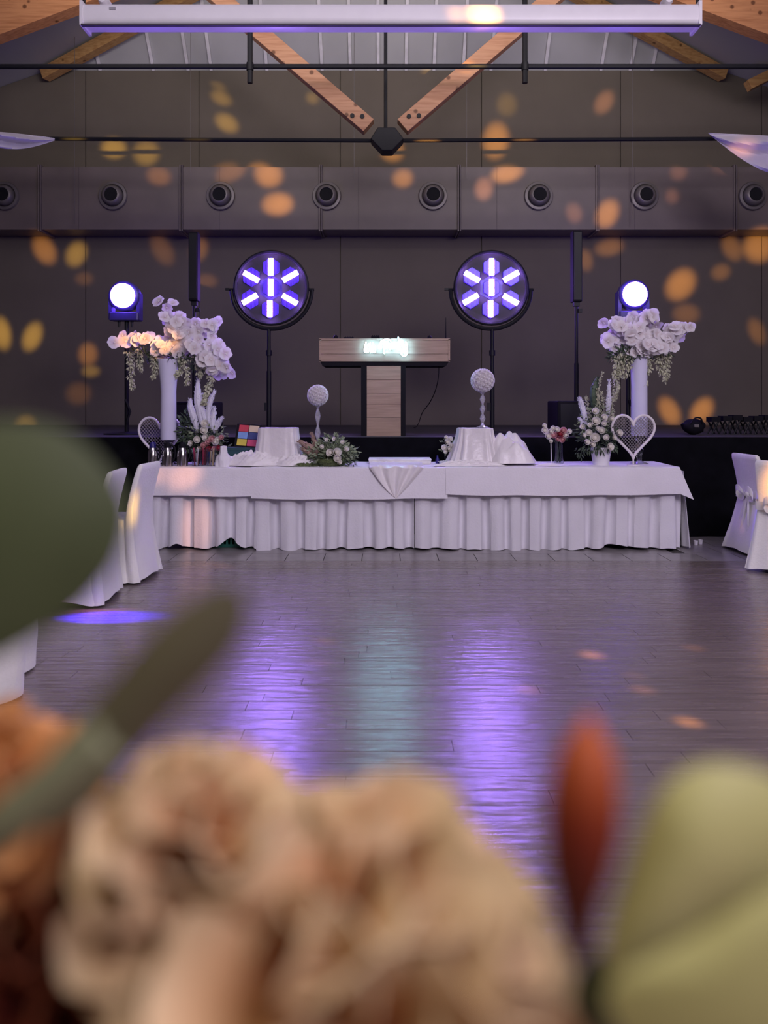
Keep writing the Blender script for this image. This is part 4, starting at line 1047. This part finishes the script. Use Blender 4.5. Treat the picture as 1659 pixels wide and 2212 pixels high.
# folded napkin sculpture
x = px2x(483, 7.03)
mb = MB(); mb.lathe([(.001, 0), (.066, 0), (.070, .05), (.062, .085), (.036, .12), (.034, .16), (.030, .185), (.001, .19)], (x, 7.03, TZ+.006), 28, mod=lambda a, i, h: 1+.14*math.sin(a*4+h*25)+.06*math.sin(a*9))
o = mb.build('folded_napkin', M['cloth']); tag(o, 'white folded napkin standing between the glasses and the satin', 'napkin')

# coloured picture and the dark box below it
a, b = P(515, 917, 7.4), P(559, 965, 7.4)
t = thing('picture_box', ((a.x+b.x)/2, 7.45, TZ+.13), 'slanted display with six coloured squares on a dark box', 'picture')
def pb(u, v, dy=0): # u across, v down
    p = P(lerp(515, 559, u)+lerp(2, -5, v), lerp(917, 962, v)+(3*u), 7.40-.06*v+dy); return p
mb = MB(); q = [pb(-.1, -.04, .01), pb(1.06, -.04, .01), pb(1.06, 1.05, .01), pb(-.1, 1.05, .01)]; bk = [p+Vector((0, .03, 0)) for p in q]
mb.add(q+bk, [(0, 1, 2, 3), (7, 6, 5, 4), (0, 4, 5, 1), (1, 5, 6, 2), (2, 6, 7, 3), (3, 7, 4, 0)]); mb.build('frame', M['blackmat'], t, smooth=False)
cl = ['red', 'cream', 'sky', 'navy', 'yellow', 'rosepr']
for i in range(6):
    u0, v0 = (i % 2)*.5, (i//2)/3
    q = [pb(u0+.015, v0+.01), pb(u0+.485, v0+.01), pb(u0+.485, v0+.323), pb(u0+.015, v0+.323)]; bk = [p+Vector((0, .012, 0)) for p in q]
    o = MB().add(q+bk, [(0, 1, 2, 3), (7, 6, 5, 4), (0, 4, 5, 1), (1, 5, 6, 2), (2, 6, 7, 3), (3, 7, 4, 0)]).build('coloured_square', M[cl[i]], t, smooth=False)
    o['label'] = ['red square', 'cream square', 'light blue square', 'dark blue square', 'yellow square', 'pink square'][i]
a, b = P(492, 966, 7.4), P(556, 1002, 7.4)
t = thing('card_box', ((a.x+b.x)/2, 7.45, TZ+.008), 'low dark teal box under the coloured picture', 'box')
bevel(MB().bbox((a.x, 7.32, TZ+.008), (b.x, 7.5, a.z-.02)).build('box', M['teal'], t, smooth=False), .006)
bevel(MB().bbox((a.x-.005, 7.315, a.z-.03), (b.x+.005, 7.505, a.z)).build('lid', M['teal'], t, smooth=False), .004)

# bouquet of feathery stems behind the jugs
def bouquet(name, base, label, cat='flower arrangement'):
    return thing(name, base, label, cat)
R = random.Random(77); D = 7.3; k = D/FPX
t = bouquet('feather_bouquet', (px2x(440, D), D, TZ+.012), 'dark green bouquet with upright white feather grasses and pink roses behind the glasses')
MB().lathe([(.001, 0), (.05, 0), (.06, .12), (.075, .2), (.07, .2), (.001, .1)], (px2x(440, D), D, TZ+.012), 20).build('vase', M['blackmat'], t)
foliage(t, P(408, 930, D), (22*k, .1, 45*k), 300, .06, .012, M['leafd'])
foliage(t, P(445, 945, D), (42*k, .11, 38*k), 320, .055, .011, M['leafm'])
foliage(t, P(450, 965, D), (42*k, .1, 26*k), 200, .06, .012, M['leafd'])
for pts, r in (([(438, 925), (430, 880), (427, 850), (428, 818)], 9), ([(448, 930), (440, 900), (436, 880), (440, 850)], 7), ([(452, 925), (450, 890), (456, 862), (464, 845)], 6), ([(428, 935), (418, 900), (412, 880), (411, 862)], 8), ([(458, 930), (460, 905), (463, 880)], 7), ([(462, 935), (470, 915), (479, 904)], 6)):
    plume(t, [P(a, b, D-.05) for a, b in pts], r*k, M['feather'])
for (px, py, mm, s) in ((443, 915, RW, 9), (440, 930, RW, 9), (425, 950, RW, 8), (444, 945, RW, 8), (450, 955, RPK, 8), (458, 948, RPK, 8), (465, 955, RW, 8), (440, 962, RPK, 7), (470, 950, RW, 7), (452, 970, RRD, 7), (472, 968, RRD, 6), (463, 970, RPK, 7), (412, 958, RW, 7), (478, 945, RPK, 6), (430, 970, RW, 6)):
    link('rose', mm, t, P(px, py, D-.14), dirq((R.uniform(-.5, .5), -1, .3), R.uniform(0, 6)), s*k)

# low green arrangement with cream roses in the middle-left
D = 7.05; k = D/FPX
t = bouquet('rose_arrangement', (px2x(715, D), D, TZ+.02), 'low grey-green arrangement with cream roses and dried plumes on the table')
MB().lathe([(.001, 0), (.12, 0), (.14, .03), (.13, .06), (.001, .07)], (px2x(715, D), D, TZ+.02), 22).build('bowl', M['moss'], t)
foliage(t, P(715, 978, D), (58*k, .13, 22*k), 650, .05, .012, M['leafm'])
foliage(t, P(720, 962, D), (34*k, .1, 22*k), 260, .05, .012, M['leafm'])
foliage(t, P(715, 990, D), (60*k, .12, 13*k), 320, .05, .010, M['leafd'])
foliage(t, P(715, 1003, D-.1), (55*k, .03, 6*k), 60, .04, .006, M['leafd'], down=.5)
for (px, py, s) in ((713, 978, 9), (728, 977, 10), (729, 990, 9), (706, 950, 5), (722, 948, 5), (748, 970, 6), (695, 965, 5), (740, 955, 5), (733, 998, 6)):
    link('rose', RW, t, P(px, py, D-.15), dirq((R.uniform(-.5, .5), -1, .3), R.uniform(0, 6)), s*k)
for pts, r in (([(690, 985), (682, 960), (673, 937)], 5), ([(695, 985), (672, 968), (645, 953)], 8), ([(690, 990), (668, 978), (652, 968)], 6)):
    plume(t, [P(a, b, D) for a, b in pts], r*k, M['dry'], 'dried_plume')
D = 6.99; k = D/FPX
mb = MB(); mb.sphere((px2x(655, D), D, TZ+.022), (.16, .04, .022), 26, 8, lambda d: 1+.12*math.sin(d.x*40)+.1*math.sin(d.y*30+d.x*21))
o = mb.build('moss_strip', M['moss'], None); tag(o, 'strip of dark green moss left of the low arrangement', 'moss', kind='stuff')

# small white posy in a dark vase near the middle
D = 7.35; k = D/FPX; x = px2x(968, D)
t = bouquet('white_posy', (x, D, TZ+.012), 'small white flower posy in a dark vase left of the satin box')
MB().lathe([(.001, 0), (.03, 0), (.036, .06), (.025, .12), (.03, .13), (.001, .1)], (x, D, TZ+.012), 16).build('vase', M['blackmat'], t)
foliage(t, P(967, 963, D), (14*k, .05, 18*k), 100, .035, .008, M['leafm'])
for (px, py, s) in ((966, 955, 7), (973, 948, 6), (960, 967, 7), (970, 970, 7), (964, 945, 5), (975, 962, 6), (963, 976, 5)):
    link('rose', RW, t, P(px, py, D-.07), dirq((R.uniform(-.5, .5), -1, .3), R.uniform(0, 6)), s*k)
x2 = px2x(944, D); o = MB().lathe([(.001, 0), (.018, 0), (.018, .035), (.009, .06), (.008, .075), (.001, .075)], (x2, D-.05, TZ+.012), 14).build('dark_bottle', M['glass']); o.data.materials[0] = M['bluecap']; tag(o, 'small dark bottle left of the white posy', 'bottle')

# pink bouquet in a glass cylinder
D = 7.2; k = D/FPX; x = px2x(1207, D)
t = bouquet('pink_bouquet', (x, D, TZ+.012), 'pink and white bouquet in a clear glass cylinder right of the satin heap')
r = 10*k; h = P(0, 950, D).z-TZ-.012
MB().lathe([(.001, 0), (r, 0), (r, h), (r-.003, h), (r-.003, .012), (.001, .012)], (x, D, TZ+.012), 24).build('glass_cylinder', M['glass'], t)
for i in range(6): MB().tube([(x+r*.4*math.cos(i), D+r*.4*math.sin(i), TZ+.03), (x+r*.5*math.cos(i+1), D+r*.5*math.sin(i+1), TZ+h)], .003, 5).build('stem', M['leafd'], t)
foliage(t, P(1202, 940, D), (24*k, .07, 12*k), 120, .04, .009, M['leafd'])
for (px, py, mm, s) in ((1177, 930, RW, 8), (1184, 942, RW, 8), (1190, 932, RW, 7), (1196, 940, RPK, 8), (1203, 928, RW, 7), (1210, 938, RRD, 9), (1217, 930, RPK, 8), (1222, 940, RW, 8), (1215, 950, RPK, 7), (1204, 948, RPK, 7), (1195, 925, RW, 6), (1176, 920, RW, 6), (1230, 932, RW, 6)):
    link('rose', mm, t, P(px, py, D-.09), dirq((R.uniform(-.5, .5), -1, .3), R.uniform(0, 6)), s*k)
xx = px2x(1191, 7.1); t = thing('white_flower_pick', (xx, 7.1, TZ+.012), 'thin white stick with a small bloom left of the glass cylinder', 'decoration')
MB().tube([(xx, 7.1, TZ+.012), (px2x(1190, 7.1), 7.1, P(0, 955, 7.1).z)], .004, 6).build('stick', M['whitepaint'], t)
MB().lathe([(.001, 0), (.02, 0), (.019, .006), (.001, .008)], (xx, 7.1, TZ+.012), 14).build('foot', M['whitepaint'], t)
link('rose', RW, t, P(1190, 953, 7.1), dirq((0, -1, .4)), .02)

# large bouquet in the white pot
D = 7.15; k = D/FPX; x = px2x(1298, D); zp = P(0, 966, D).z
t = bouquet('potted_bouquet', (x, D, TZ+.012), 'large bouquet with tall white stems in a tapered white pot')
h = zp-TZ-.012
MB().lathe([(.001, 0), (17*k, 0), (22*k, h), (21*k, h), (16*k, .02), (.001, .02)], (x, D, TZ+.012), 28).build('pot', M['pot'], t)
foliage(t, P(1293, 935, D), (52*k, .14, 32*k), 420, .055, .010, M['leafd'])
foliage(t, P(1290, 915, D), (40*k, .12, 40*k), 260, .05, .009, M['leafm'])
foliage(t, P(1296, 965, D-.1), (42*k, .05, 10*k), 90, .06, .009, M['leafd'], down=1.2)
foliage(t, P(1255, 975, D-.05), (12*k, .04, 14*k), 30, .05, .010, M['leafd'], down=.8)
for pts, r in (([(1272, 925), (1262, 895), (1255, 868), (1252, 862)], 6), ([(1313, 900), (1315, 860), (1316, 820)], 5), ([(1265, 930), (1258, 915), (1252, 905)], 4)):
    plume(t, [P(a, b, D-.03) for a, b in pts], r*k, M['feather'])
for pts in ([(1300, 900), (1293, 860), (1296, 825), (1302, 805)], [(1290, 905), (1290, 870), (1292, 840)], [(1325, 900), (1322, 870), (1330, 850), (1336, 835)], [(1305, 900), (1303, 870), (1299, 848)], [(1275, 905), (1270, 880), (1267, 858)], [(1312, 915), (1318, 890), (1321, 865)]):
    spray(t, [P(a, b, D) for a, b in pts], M['leafp'], 110, .022, .006, 5*k, 2*k, 'flower_spike')
plume(t, [P(1290, 900, D+.05), P(1283, 850, D+.05), P(1290, 815, D+.05)], 10*k, M['leafd'], 'dark_spike')
for (px, py, s) in ((1287, 910, 10), (1285, 946, 11), (1305, 902, 8), (1272, 935, 8), (1300, 930, 8), (1268, 955, 7), (1310, 945, 7), (1318, 965, 9), (1286, 888, 8), (1258, 922, 6), (1292, 926, 6), (1280, 960, 7), (1327, 945, 6), (1305, 915, 6), (1322, 905, 6), (1275, 918, 6), (1262, 940, 5), (1338, 935, 8)):
    link('rose', RW, t, P(px, py, D-.16), dirq((R.uniform(-.5, .5), -1, .3), R.uniform(0, 6)), s*k)

# ================================================================ COVERED CHAIRS
def ring(w_, d_, n=40, e=.35):
    out = []
    for i in range(n):
        a = 2*PI*i/n; c, s = math.cos(a), math.sin(a)
        out.append((math.copysign(abs(c)**e, c)*d_/2, math.copysign(abs(s)**e, s)*w_/2, a))
    return out
def chair(loc, ang, label, seed, bow=True, fl=1.0):
    """local: x = facing direction, back at x=0"""
    Rr = random.Random(seed); t = thing('covered_chair', loc, label, 'chair', 'white covered chairs at the guest tables')
    ca, sa = math.cos(ang), math.sin(ang); O = Vector(loc)
    T = lambda x, y, z: O+Vector((x*ca-y*sa, x*sa+y*ca, z))
    n = 48; ph = Rr.uniform(0, 6)
    # back: levels (z, centre x, thickness, width)
    lv = [(.015, -.13, .10, .50), (.12, -.10, .09, .48), (.25, -.06, .08, .455), (.38, -.03, .075, .43), (.48, -.01, .07, .415), (.56, -.015, .062, .41), (.66, -.035, .058, .41), (.76, -.06, .055, .405), (.83, -.08, .052, .40), (.862, -.088, .046, .385), (.874, -.09, .03, .36)]
    vs = []; fs = []
    for j, (z, cx, th, wd) in enumerate(lv):
        if z < .48: cx *= fl
        for (x, y, a) in ring(wd, th, n):
            q = 1-z/.9; rip = .012*math.sin(a*7+ph+z*4)*q*q
            hem = .025*(1-abs(y)/(wd/2))*(1 if j == 0 else 0)
            vs.append(T(cx+x+rip*(1 if x < 0 else .3), y+rip*.5, z+hem))
    for j in range(len(lv)-1):
        for i in range(n): fs.append((j*n+i, j*n+(i+1) % n, (j+1)*n+(i+1) % n, (j+1)*n+i))
    fs.append(tuple((len(lv)-1)*n+i for i in range(n)))
    MB().add(vs, fs).build('back_cover', M['cover'], t)
    lv = [(.015, .25, .56, .56), (.10, .25, .53, .52), (.22, .25, .50, .48), (.34, .25, .475, .455), (.43, .25, .46, .44), (.462, .25, .445, .425), (.47, .25, .40, .38)]
    vs = []; fs = []
    for j, (z, cx, dd, wd) in enumerate(lv):
        for (x, y, a) in ring(wd, dd, n, .28):
            q = max(0, 1-z/.47); rip = .014*math.sin(a*8+ph)*q
            corner = abs(math.sin(2*a))
            vs.append(T(cx+x*(1+rip), y*(1+rip), z+(.05*(1-corner**.5) if j == 0 else 0)))
    for j in range(len(lv)-1):
        for i in range(n): fs.append((j*n+i, j*n+(i+1) % n, (j+1)*n+(i+1) % n, (j+1)*n+i))
    fs.append(tuple((len(lv)-1)*n+i for i in range(n)))
    MB().add(vs, fs).build('seat_cover', M['cover'], t)
    for x in (.06, .42):
        for y in (-.17, .17): MB().tube([T(x, y, 0), T(x, y, .44)], .014, 8).build('leg', M['nozzle'], t)
    if bow:
        # sash round the waist with a bow and tails behind
        pts = []
        for (x, y, a) in ring(.425, .085, 36): pts.append(T(-.018+x*1.05, y*1.02, .52+.012*math.sin(a*2)))
        pts.append(pts[0])
        b_ = MB()
        for i in range(36):
            p, q = pts[i], pts[i+1]; u = Vector((0, 0, .035)); b_.add([p-u, q-u, q+u, p+u], [(0, 1, 2, 3)])
        sa_ = b_.build('sash', M['cover'], t)
        for s in (-1, 1):
            def loop(u, v, s=s):
                a = u*2*PI; r = .085; return T(-.075-.02*math.sin(a)-.02, s*(.015+r*(1-math.cos(a))*.5*1.3), .525+r*.55*math.sin(a)+(v-.5)*.05*(.3+math.sin(a/2)))
            MB().grid(loop, 16, 3, back=.003).build('bow_loop', M['cover'], sa_)
            def tail(u, v, s=s):
                return T(-.07-.05*v-.01*math.sin(u*6), s*(.01+.05*v)+(u-.5)*(.05+.05*v), .51-.36*v)
            MB().grid(tail, 5, 10, back=.003).build('bow_tail', M['cover'], sa_)
        MB().sphere(T(-.08, 0, .522), (.025, .025, .028), 10, 8).build('bow_knot', M['cover'], sa_)
    return t
chair((3.30, 6.85, 0), math.radians(6), 'white covered chair beside the black stage cloth, farther of the two on the right', 1)
chair((3.15, 6.03, 0), math.radians(40), 'white covered chair with a bow cut by the right edge', 2)
chair((-1.87, 5.85, 0), math.radians(176), 'white covered chair right at the left end of the long table', 3, bow=False, fl=.4)
chair((-1.90, 5.22, 0), math.radians(184), 'white covered chair mostly hidden behind the big dark leaf', 4, bow=False, fl=.1)

# guest table at the left whose cloth fringe shows
gx, gy, gr = -2.54, 3.42, .80
t = thing('round_guest_table', (gx, gy, 0), 'round guest table under a white cloth at the left edge', 'table')
MB().lathe([(.001, .71), (gr, .71), (gr, .735), (.001, .735)], (gx, gy, 0), 48).build('tabletop', M['boothwood'], t)
MB().tube([(gx, gy, .03), (gx, gy, .71)], .04, 12).build('pedestal', M['nozzle'], t)
MB().lathe([(.001, 0), (.3, 0), (.28, .02), (.05, .05), (.001, .05)], (gx, gy, 0), 24).build('foot', M['nozzle'], t)
def cloth_round(u, v):
    a = 2*PI*u
    if v < .4: r = gr*v/.4; return Vector((gx+r*math.cos(a), gy+r*math.sin(a), .74))
    s = (v-.4)/.6; f = math.sin(a*13+.9)*.5+.5
    rr = gr+.005+.10*f*math.sin(min(1, s*1.15)*PI*.62)+.02*s-.05*max(0, s-.8)
    return Vector((gx+rr*math.cos(a), gy+rr*math.sin(a), lerp(.738, .012, s)))
o = MB().grid(cloth_round, 260, 26, back=None).build('round_tablecloth', M['cover'], None, origin=(gx, gy, .74)); tag(o, 'white floor-length cloth on the round guest table at the left edge', 'tablecloth')

# ================================================================ FOREGROUND BOUQUET (stands on the near guest table, close to the lens)
t = thing('near_table', (0, -.12, 0), 'round table carrying the peach bouquet at the bottom of the photo', 'table')
MB().lathe([(.001, .70), (.74, .70), (.74, .725), (.001, .725)], (0, -.12, 0), 48).build('tabletop', M['boothwood'], t)
MB().tube([(0, -.12, .03), (0, -.12, .70)], .04, 12).build('pedestal', M['nozzle'], t)
MB().lathe([(.001, 0), (.3, 0), (.28, .02), (.05, .05), (.001, .05)], (0, -.12, 0), 24).build('foot', M['nozzle'], t)
FZ = .726
bq = thing('peach_bouquet', (.02, .22, FZ), 'large peach and cream bouquet very close to the camera with green leaves', 'flower arrangement')
MB().lathe([(.001, 0), (.05, 0), (.055, .01), (.045, .15), (.06, .27), (.055, .27), (.04, .15), (.001, .02)], (.02, .22, FZ), 28).build('vase', M['glass'], bq)
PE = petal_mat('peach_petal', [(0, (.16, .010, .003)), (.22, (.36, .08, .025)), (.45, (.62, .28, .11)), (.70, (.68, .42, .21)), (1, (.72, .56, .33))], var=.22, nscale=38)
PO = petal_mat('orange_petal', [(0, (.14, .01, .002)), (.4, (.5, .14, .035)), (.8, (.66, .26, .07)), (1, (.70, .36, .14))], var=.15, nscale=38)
def petal(L, Wd, cup, curl, ruf, kf, ph, mat_, parent, base, d, inward, nu=16, nv=12):
    d = Vector(d).normalized(); inn = Vector(inward); inn = (inn-d*inn.dot(d)).normalized(); s = d.cross(inn)
    def fn(u, v):
        x = (u*2-1); wd = Wd*(.28+.72*math.sin(min(1, v*1.05)*PI*.55)**.9)
        rf = ruf*v**1.5*math.sin(kf*x*3+ph)*(.4+.6*v)
        n_ = cup*(1-x*x)*-1*math.sin(v*PI*.6)+(-curl*v**3)+cup*.8+rf
        return base+d*(L*v*(1-.10*x*x))+s*(x*wd)+inn*n_
    o = MB().grid(fn, nu, nv, tfn=lambda u, v: v, back=.0006).build('petal', mat_, parent); return o
def bloom(c, r, axis, n, m, name, label, seed, core=.25, lo=-.35, ruf=.10):
    Rr = random.Random(seed); c = Vector(c); axis = Vector(axis).normalized()
    bl = MB().sphere(c, r*.42, 14, 10).build(name, m, bq)
    if label: bl['label'] = label
    bl.data.attributes['t'].data.foreach_set('value', [.05]*len(bl.data.vertices))
    q = axis.to_track_quat('Z', 'Y')
    for i in range(n):
        z = 1-(1-lo)*(i+.5)/n; a = i*2.39996+Rr.uniform(-.2, .2); w_ = math.sqrt(max(0, 1-z*z)); d = q @ Vector((w_*math.cos(a), w_*math.sin(a), z))
        d = (d+axis*.22).normalized()
        L = r*(.80+.30*Rr.random()); inn = axis+Vector((Rr.gauss(0, .5), Rr.gauss(0, .5), Rr.gauss(0, .5)))
        petal(L, r*Rr.uniform(.32, .48), r*Rr.uniform(.05, .16), r*Rr.uniform(.05, .2), r*ruf*Rr.uniform(.5, 1.3), Rr.uniform(.8, 1.8), Rr.uniform(0, 6), m, bl, c+d*r*.10, d, inn, 12, 10)
    return bl
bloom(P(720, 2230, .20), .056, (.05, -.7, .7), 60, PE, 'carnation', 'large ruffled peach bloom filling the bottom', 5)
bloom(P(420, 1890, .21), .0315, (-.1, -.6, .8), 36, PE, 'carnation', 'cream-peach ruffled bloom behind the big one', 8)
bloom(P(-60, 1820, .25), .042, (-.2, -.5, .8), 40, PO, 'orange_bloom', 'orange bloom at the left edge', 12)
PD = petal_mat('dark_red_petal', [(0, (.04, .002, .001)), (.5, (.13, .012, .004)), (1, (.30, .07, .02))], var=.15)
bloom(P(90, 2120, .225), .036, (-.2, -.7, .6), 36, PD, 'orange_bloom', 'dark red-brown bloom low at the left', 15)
for tgt in (P(690, 2212, .22), P(345, 2000, .24), P(-40, 1900, .27), P(1280, 2100, .22), P(1450, 2200, .24)):
    MB().tube(smooth_path([Vector((.02, .22, FZ+.02)), Vector((.02+.3*(tgt.x-.02), .22+.2*(tgt.y-.22), FZ+.25)), tgt+Vector((0, .01, -.06)), tgt], 5), .0022, 8).build('stem', M['stemB'], bq)

def leaf_outline(pts, s0, cup, name, m, label, tip_s=None, thick=.0007, rings=10, tgrad=None):
    """a leaf blade from its rim points, bulging off its own plane, with real thickness"""
    C0 = Vector((sum(p[0] for p in pts)/len(pts), sum(p[1] for p in pts)/len(pts), 0)); n = len(pts)
    sm_ = []
    for i in range(n):
        for j in range(4):
            tt = j/4; a, b, c, d = [Vector((*pts[(i+q) % n], 0)) for q in (-1, 0, 1, 2)]
            sm_.append(.5*((2*b)+(c-a)*tt+(2*a-5*b+4*c-d)*tt*tt+(3*b-a-3*c+d)*tt**3))
    n = len(sm_); mb = MB(); vs = []; fs = []; ts = []
    for side in (0, 1):
        for r in range(rings+1):
            f = r/rings
            for p in sm_:
                q = C0+(p-C0)*f; s = s0+cup*(1-f*f)+(tip_s(q.x, q.y) if tip_s else 0)+(thick if side else 0)
                vs.append(P(q.x, q.y, s)); ts.append(tgrad(q.x, q.y) if tgrad else .5)
    N = n*(rings+1)
    for side in (0, 1):
        for r in range(rings):
            for i in range(n):
                f_ = (side*N+r*n+i, side*N+r*n+(i+1) % n, side*N+(r+1)*n+(i+1) % n, side*N+(r+1)*n+i); fs.append(f_ if side else f_[::-1])
    for i in range(n): fs.append((rings*n+i, rings*n+(i+1) % n, N+rings*n+(i+1) % n, N+rings*n+i))
    o = mb.add(vs, fs, ts).build(name, m, bq); o['label'] = label; return o
leaf_outline([(-60, 915), (60, 908), (150, 935), (225, 1000), (268, 1070), (276, 1130), (252, 1215), (185, 1300), (90, 1370), (-10, 1425), (-120, 1460), (-230, 1340), (-260, 1120), (-180, 960)], .19, -.004, 'leaf', M['leafA'], 'big dark green eucalyptus leaf', tip_s=lambda x, y: (x+200)*.00002)
MB().tube(smooth_path([P(-250, 1150, .185), P(-420, 1600, .2), P(-380, 2100, .22), Vector((.0, .22, FZ+.25))], 6), .0014, 8).build('stem', M['stemB'], bq)
leaf_outline([(528, 1275), (532, 1345), (500, 1415), (440, 1480), (370, 1550), (285, 1645), (200, 1745), (110, 1800), (35, 1745), (95, 1640), (180, 1535), (258, 1440), (330, 1358), (405, 1298), (475, 1262)], .17, -.004, 'leaf', M['leafB'], 'long olive green leaf pointing up')
MB().tube(smooth_path([P(240, 1590, .168), P(110, 1700, .17), P(0, 1790, .175), P(-90, 1880, .19), P(-60, 2250, .22), Vector((.0, .22, FZ+.22))], 6), [.0060]*19+[.0045]*12, 10).build('stem', M['stemB'], bq)
RB = petal_mat('rust_petal', [(0, (.10, .004, .001)), (.45, (.22, .022, .004)), (1, (.56, .12, .022))], var=.08, sss=0)
mb = MB(); n = 16
ax = [P(1272, 1545, .185), P(1270, 1620, .184), P(1264, 1700, .183), P(1258, 1790, .183), P(1250, 1880, .184), P(1246, 1960, .186), P(1250, 2060, .188)]
mb.tube(ax, [.0008, .0062, .0080, .0084, .0070, .0045, .0025], 14, ts=[1, .85, .62, .38, .18, .05, 0])
mb.build('rust_bud', RB, bq)['label'] = 'rust red pointed bud'
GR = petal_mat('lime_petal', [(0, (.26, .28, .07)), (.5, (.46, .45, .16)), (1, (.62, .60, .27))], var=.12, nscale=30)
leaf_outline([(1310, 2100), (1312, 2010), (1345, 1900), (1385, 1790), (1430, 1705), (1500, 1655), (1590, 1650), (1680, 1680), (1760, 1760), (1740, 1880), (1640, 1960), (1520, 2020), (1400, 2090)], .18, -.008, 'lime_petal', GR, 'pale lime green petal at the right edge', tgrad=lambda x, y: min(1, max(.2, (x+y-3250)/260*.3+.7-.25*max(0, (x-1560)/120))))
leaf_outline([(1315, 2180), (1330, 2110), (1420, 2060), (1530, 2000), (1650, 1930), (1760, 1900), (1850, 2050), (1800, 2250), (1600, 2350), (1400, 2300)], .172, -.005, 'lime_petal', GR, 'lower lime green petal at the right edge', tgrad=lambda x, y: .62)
leaf_outline([(1250, 2230), (1235, 2140), (1262, 2080), (1300, 2060), (1340, 2100), (1350, 2200), (1300, 2290)], .19, -.004, 'leaf', M['leafA'], 'small dark leaf under the lime petals')
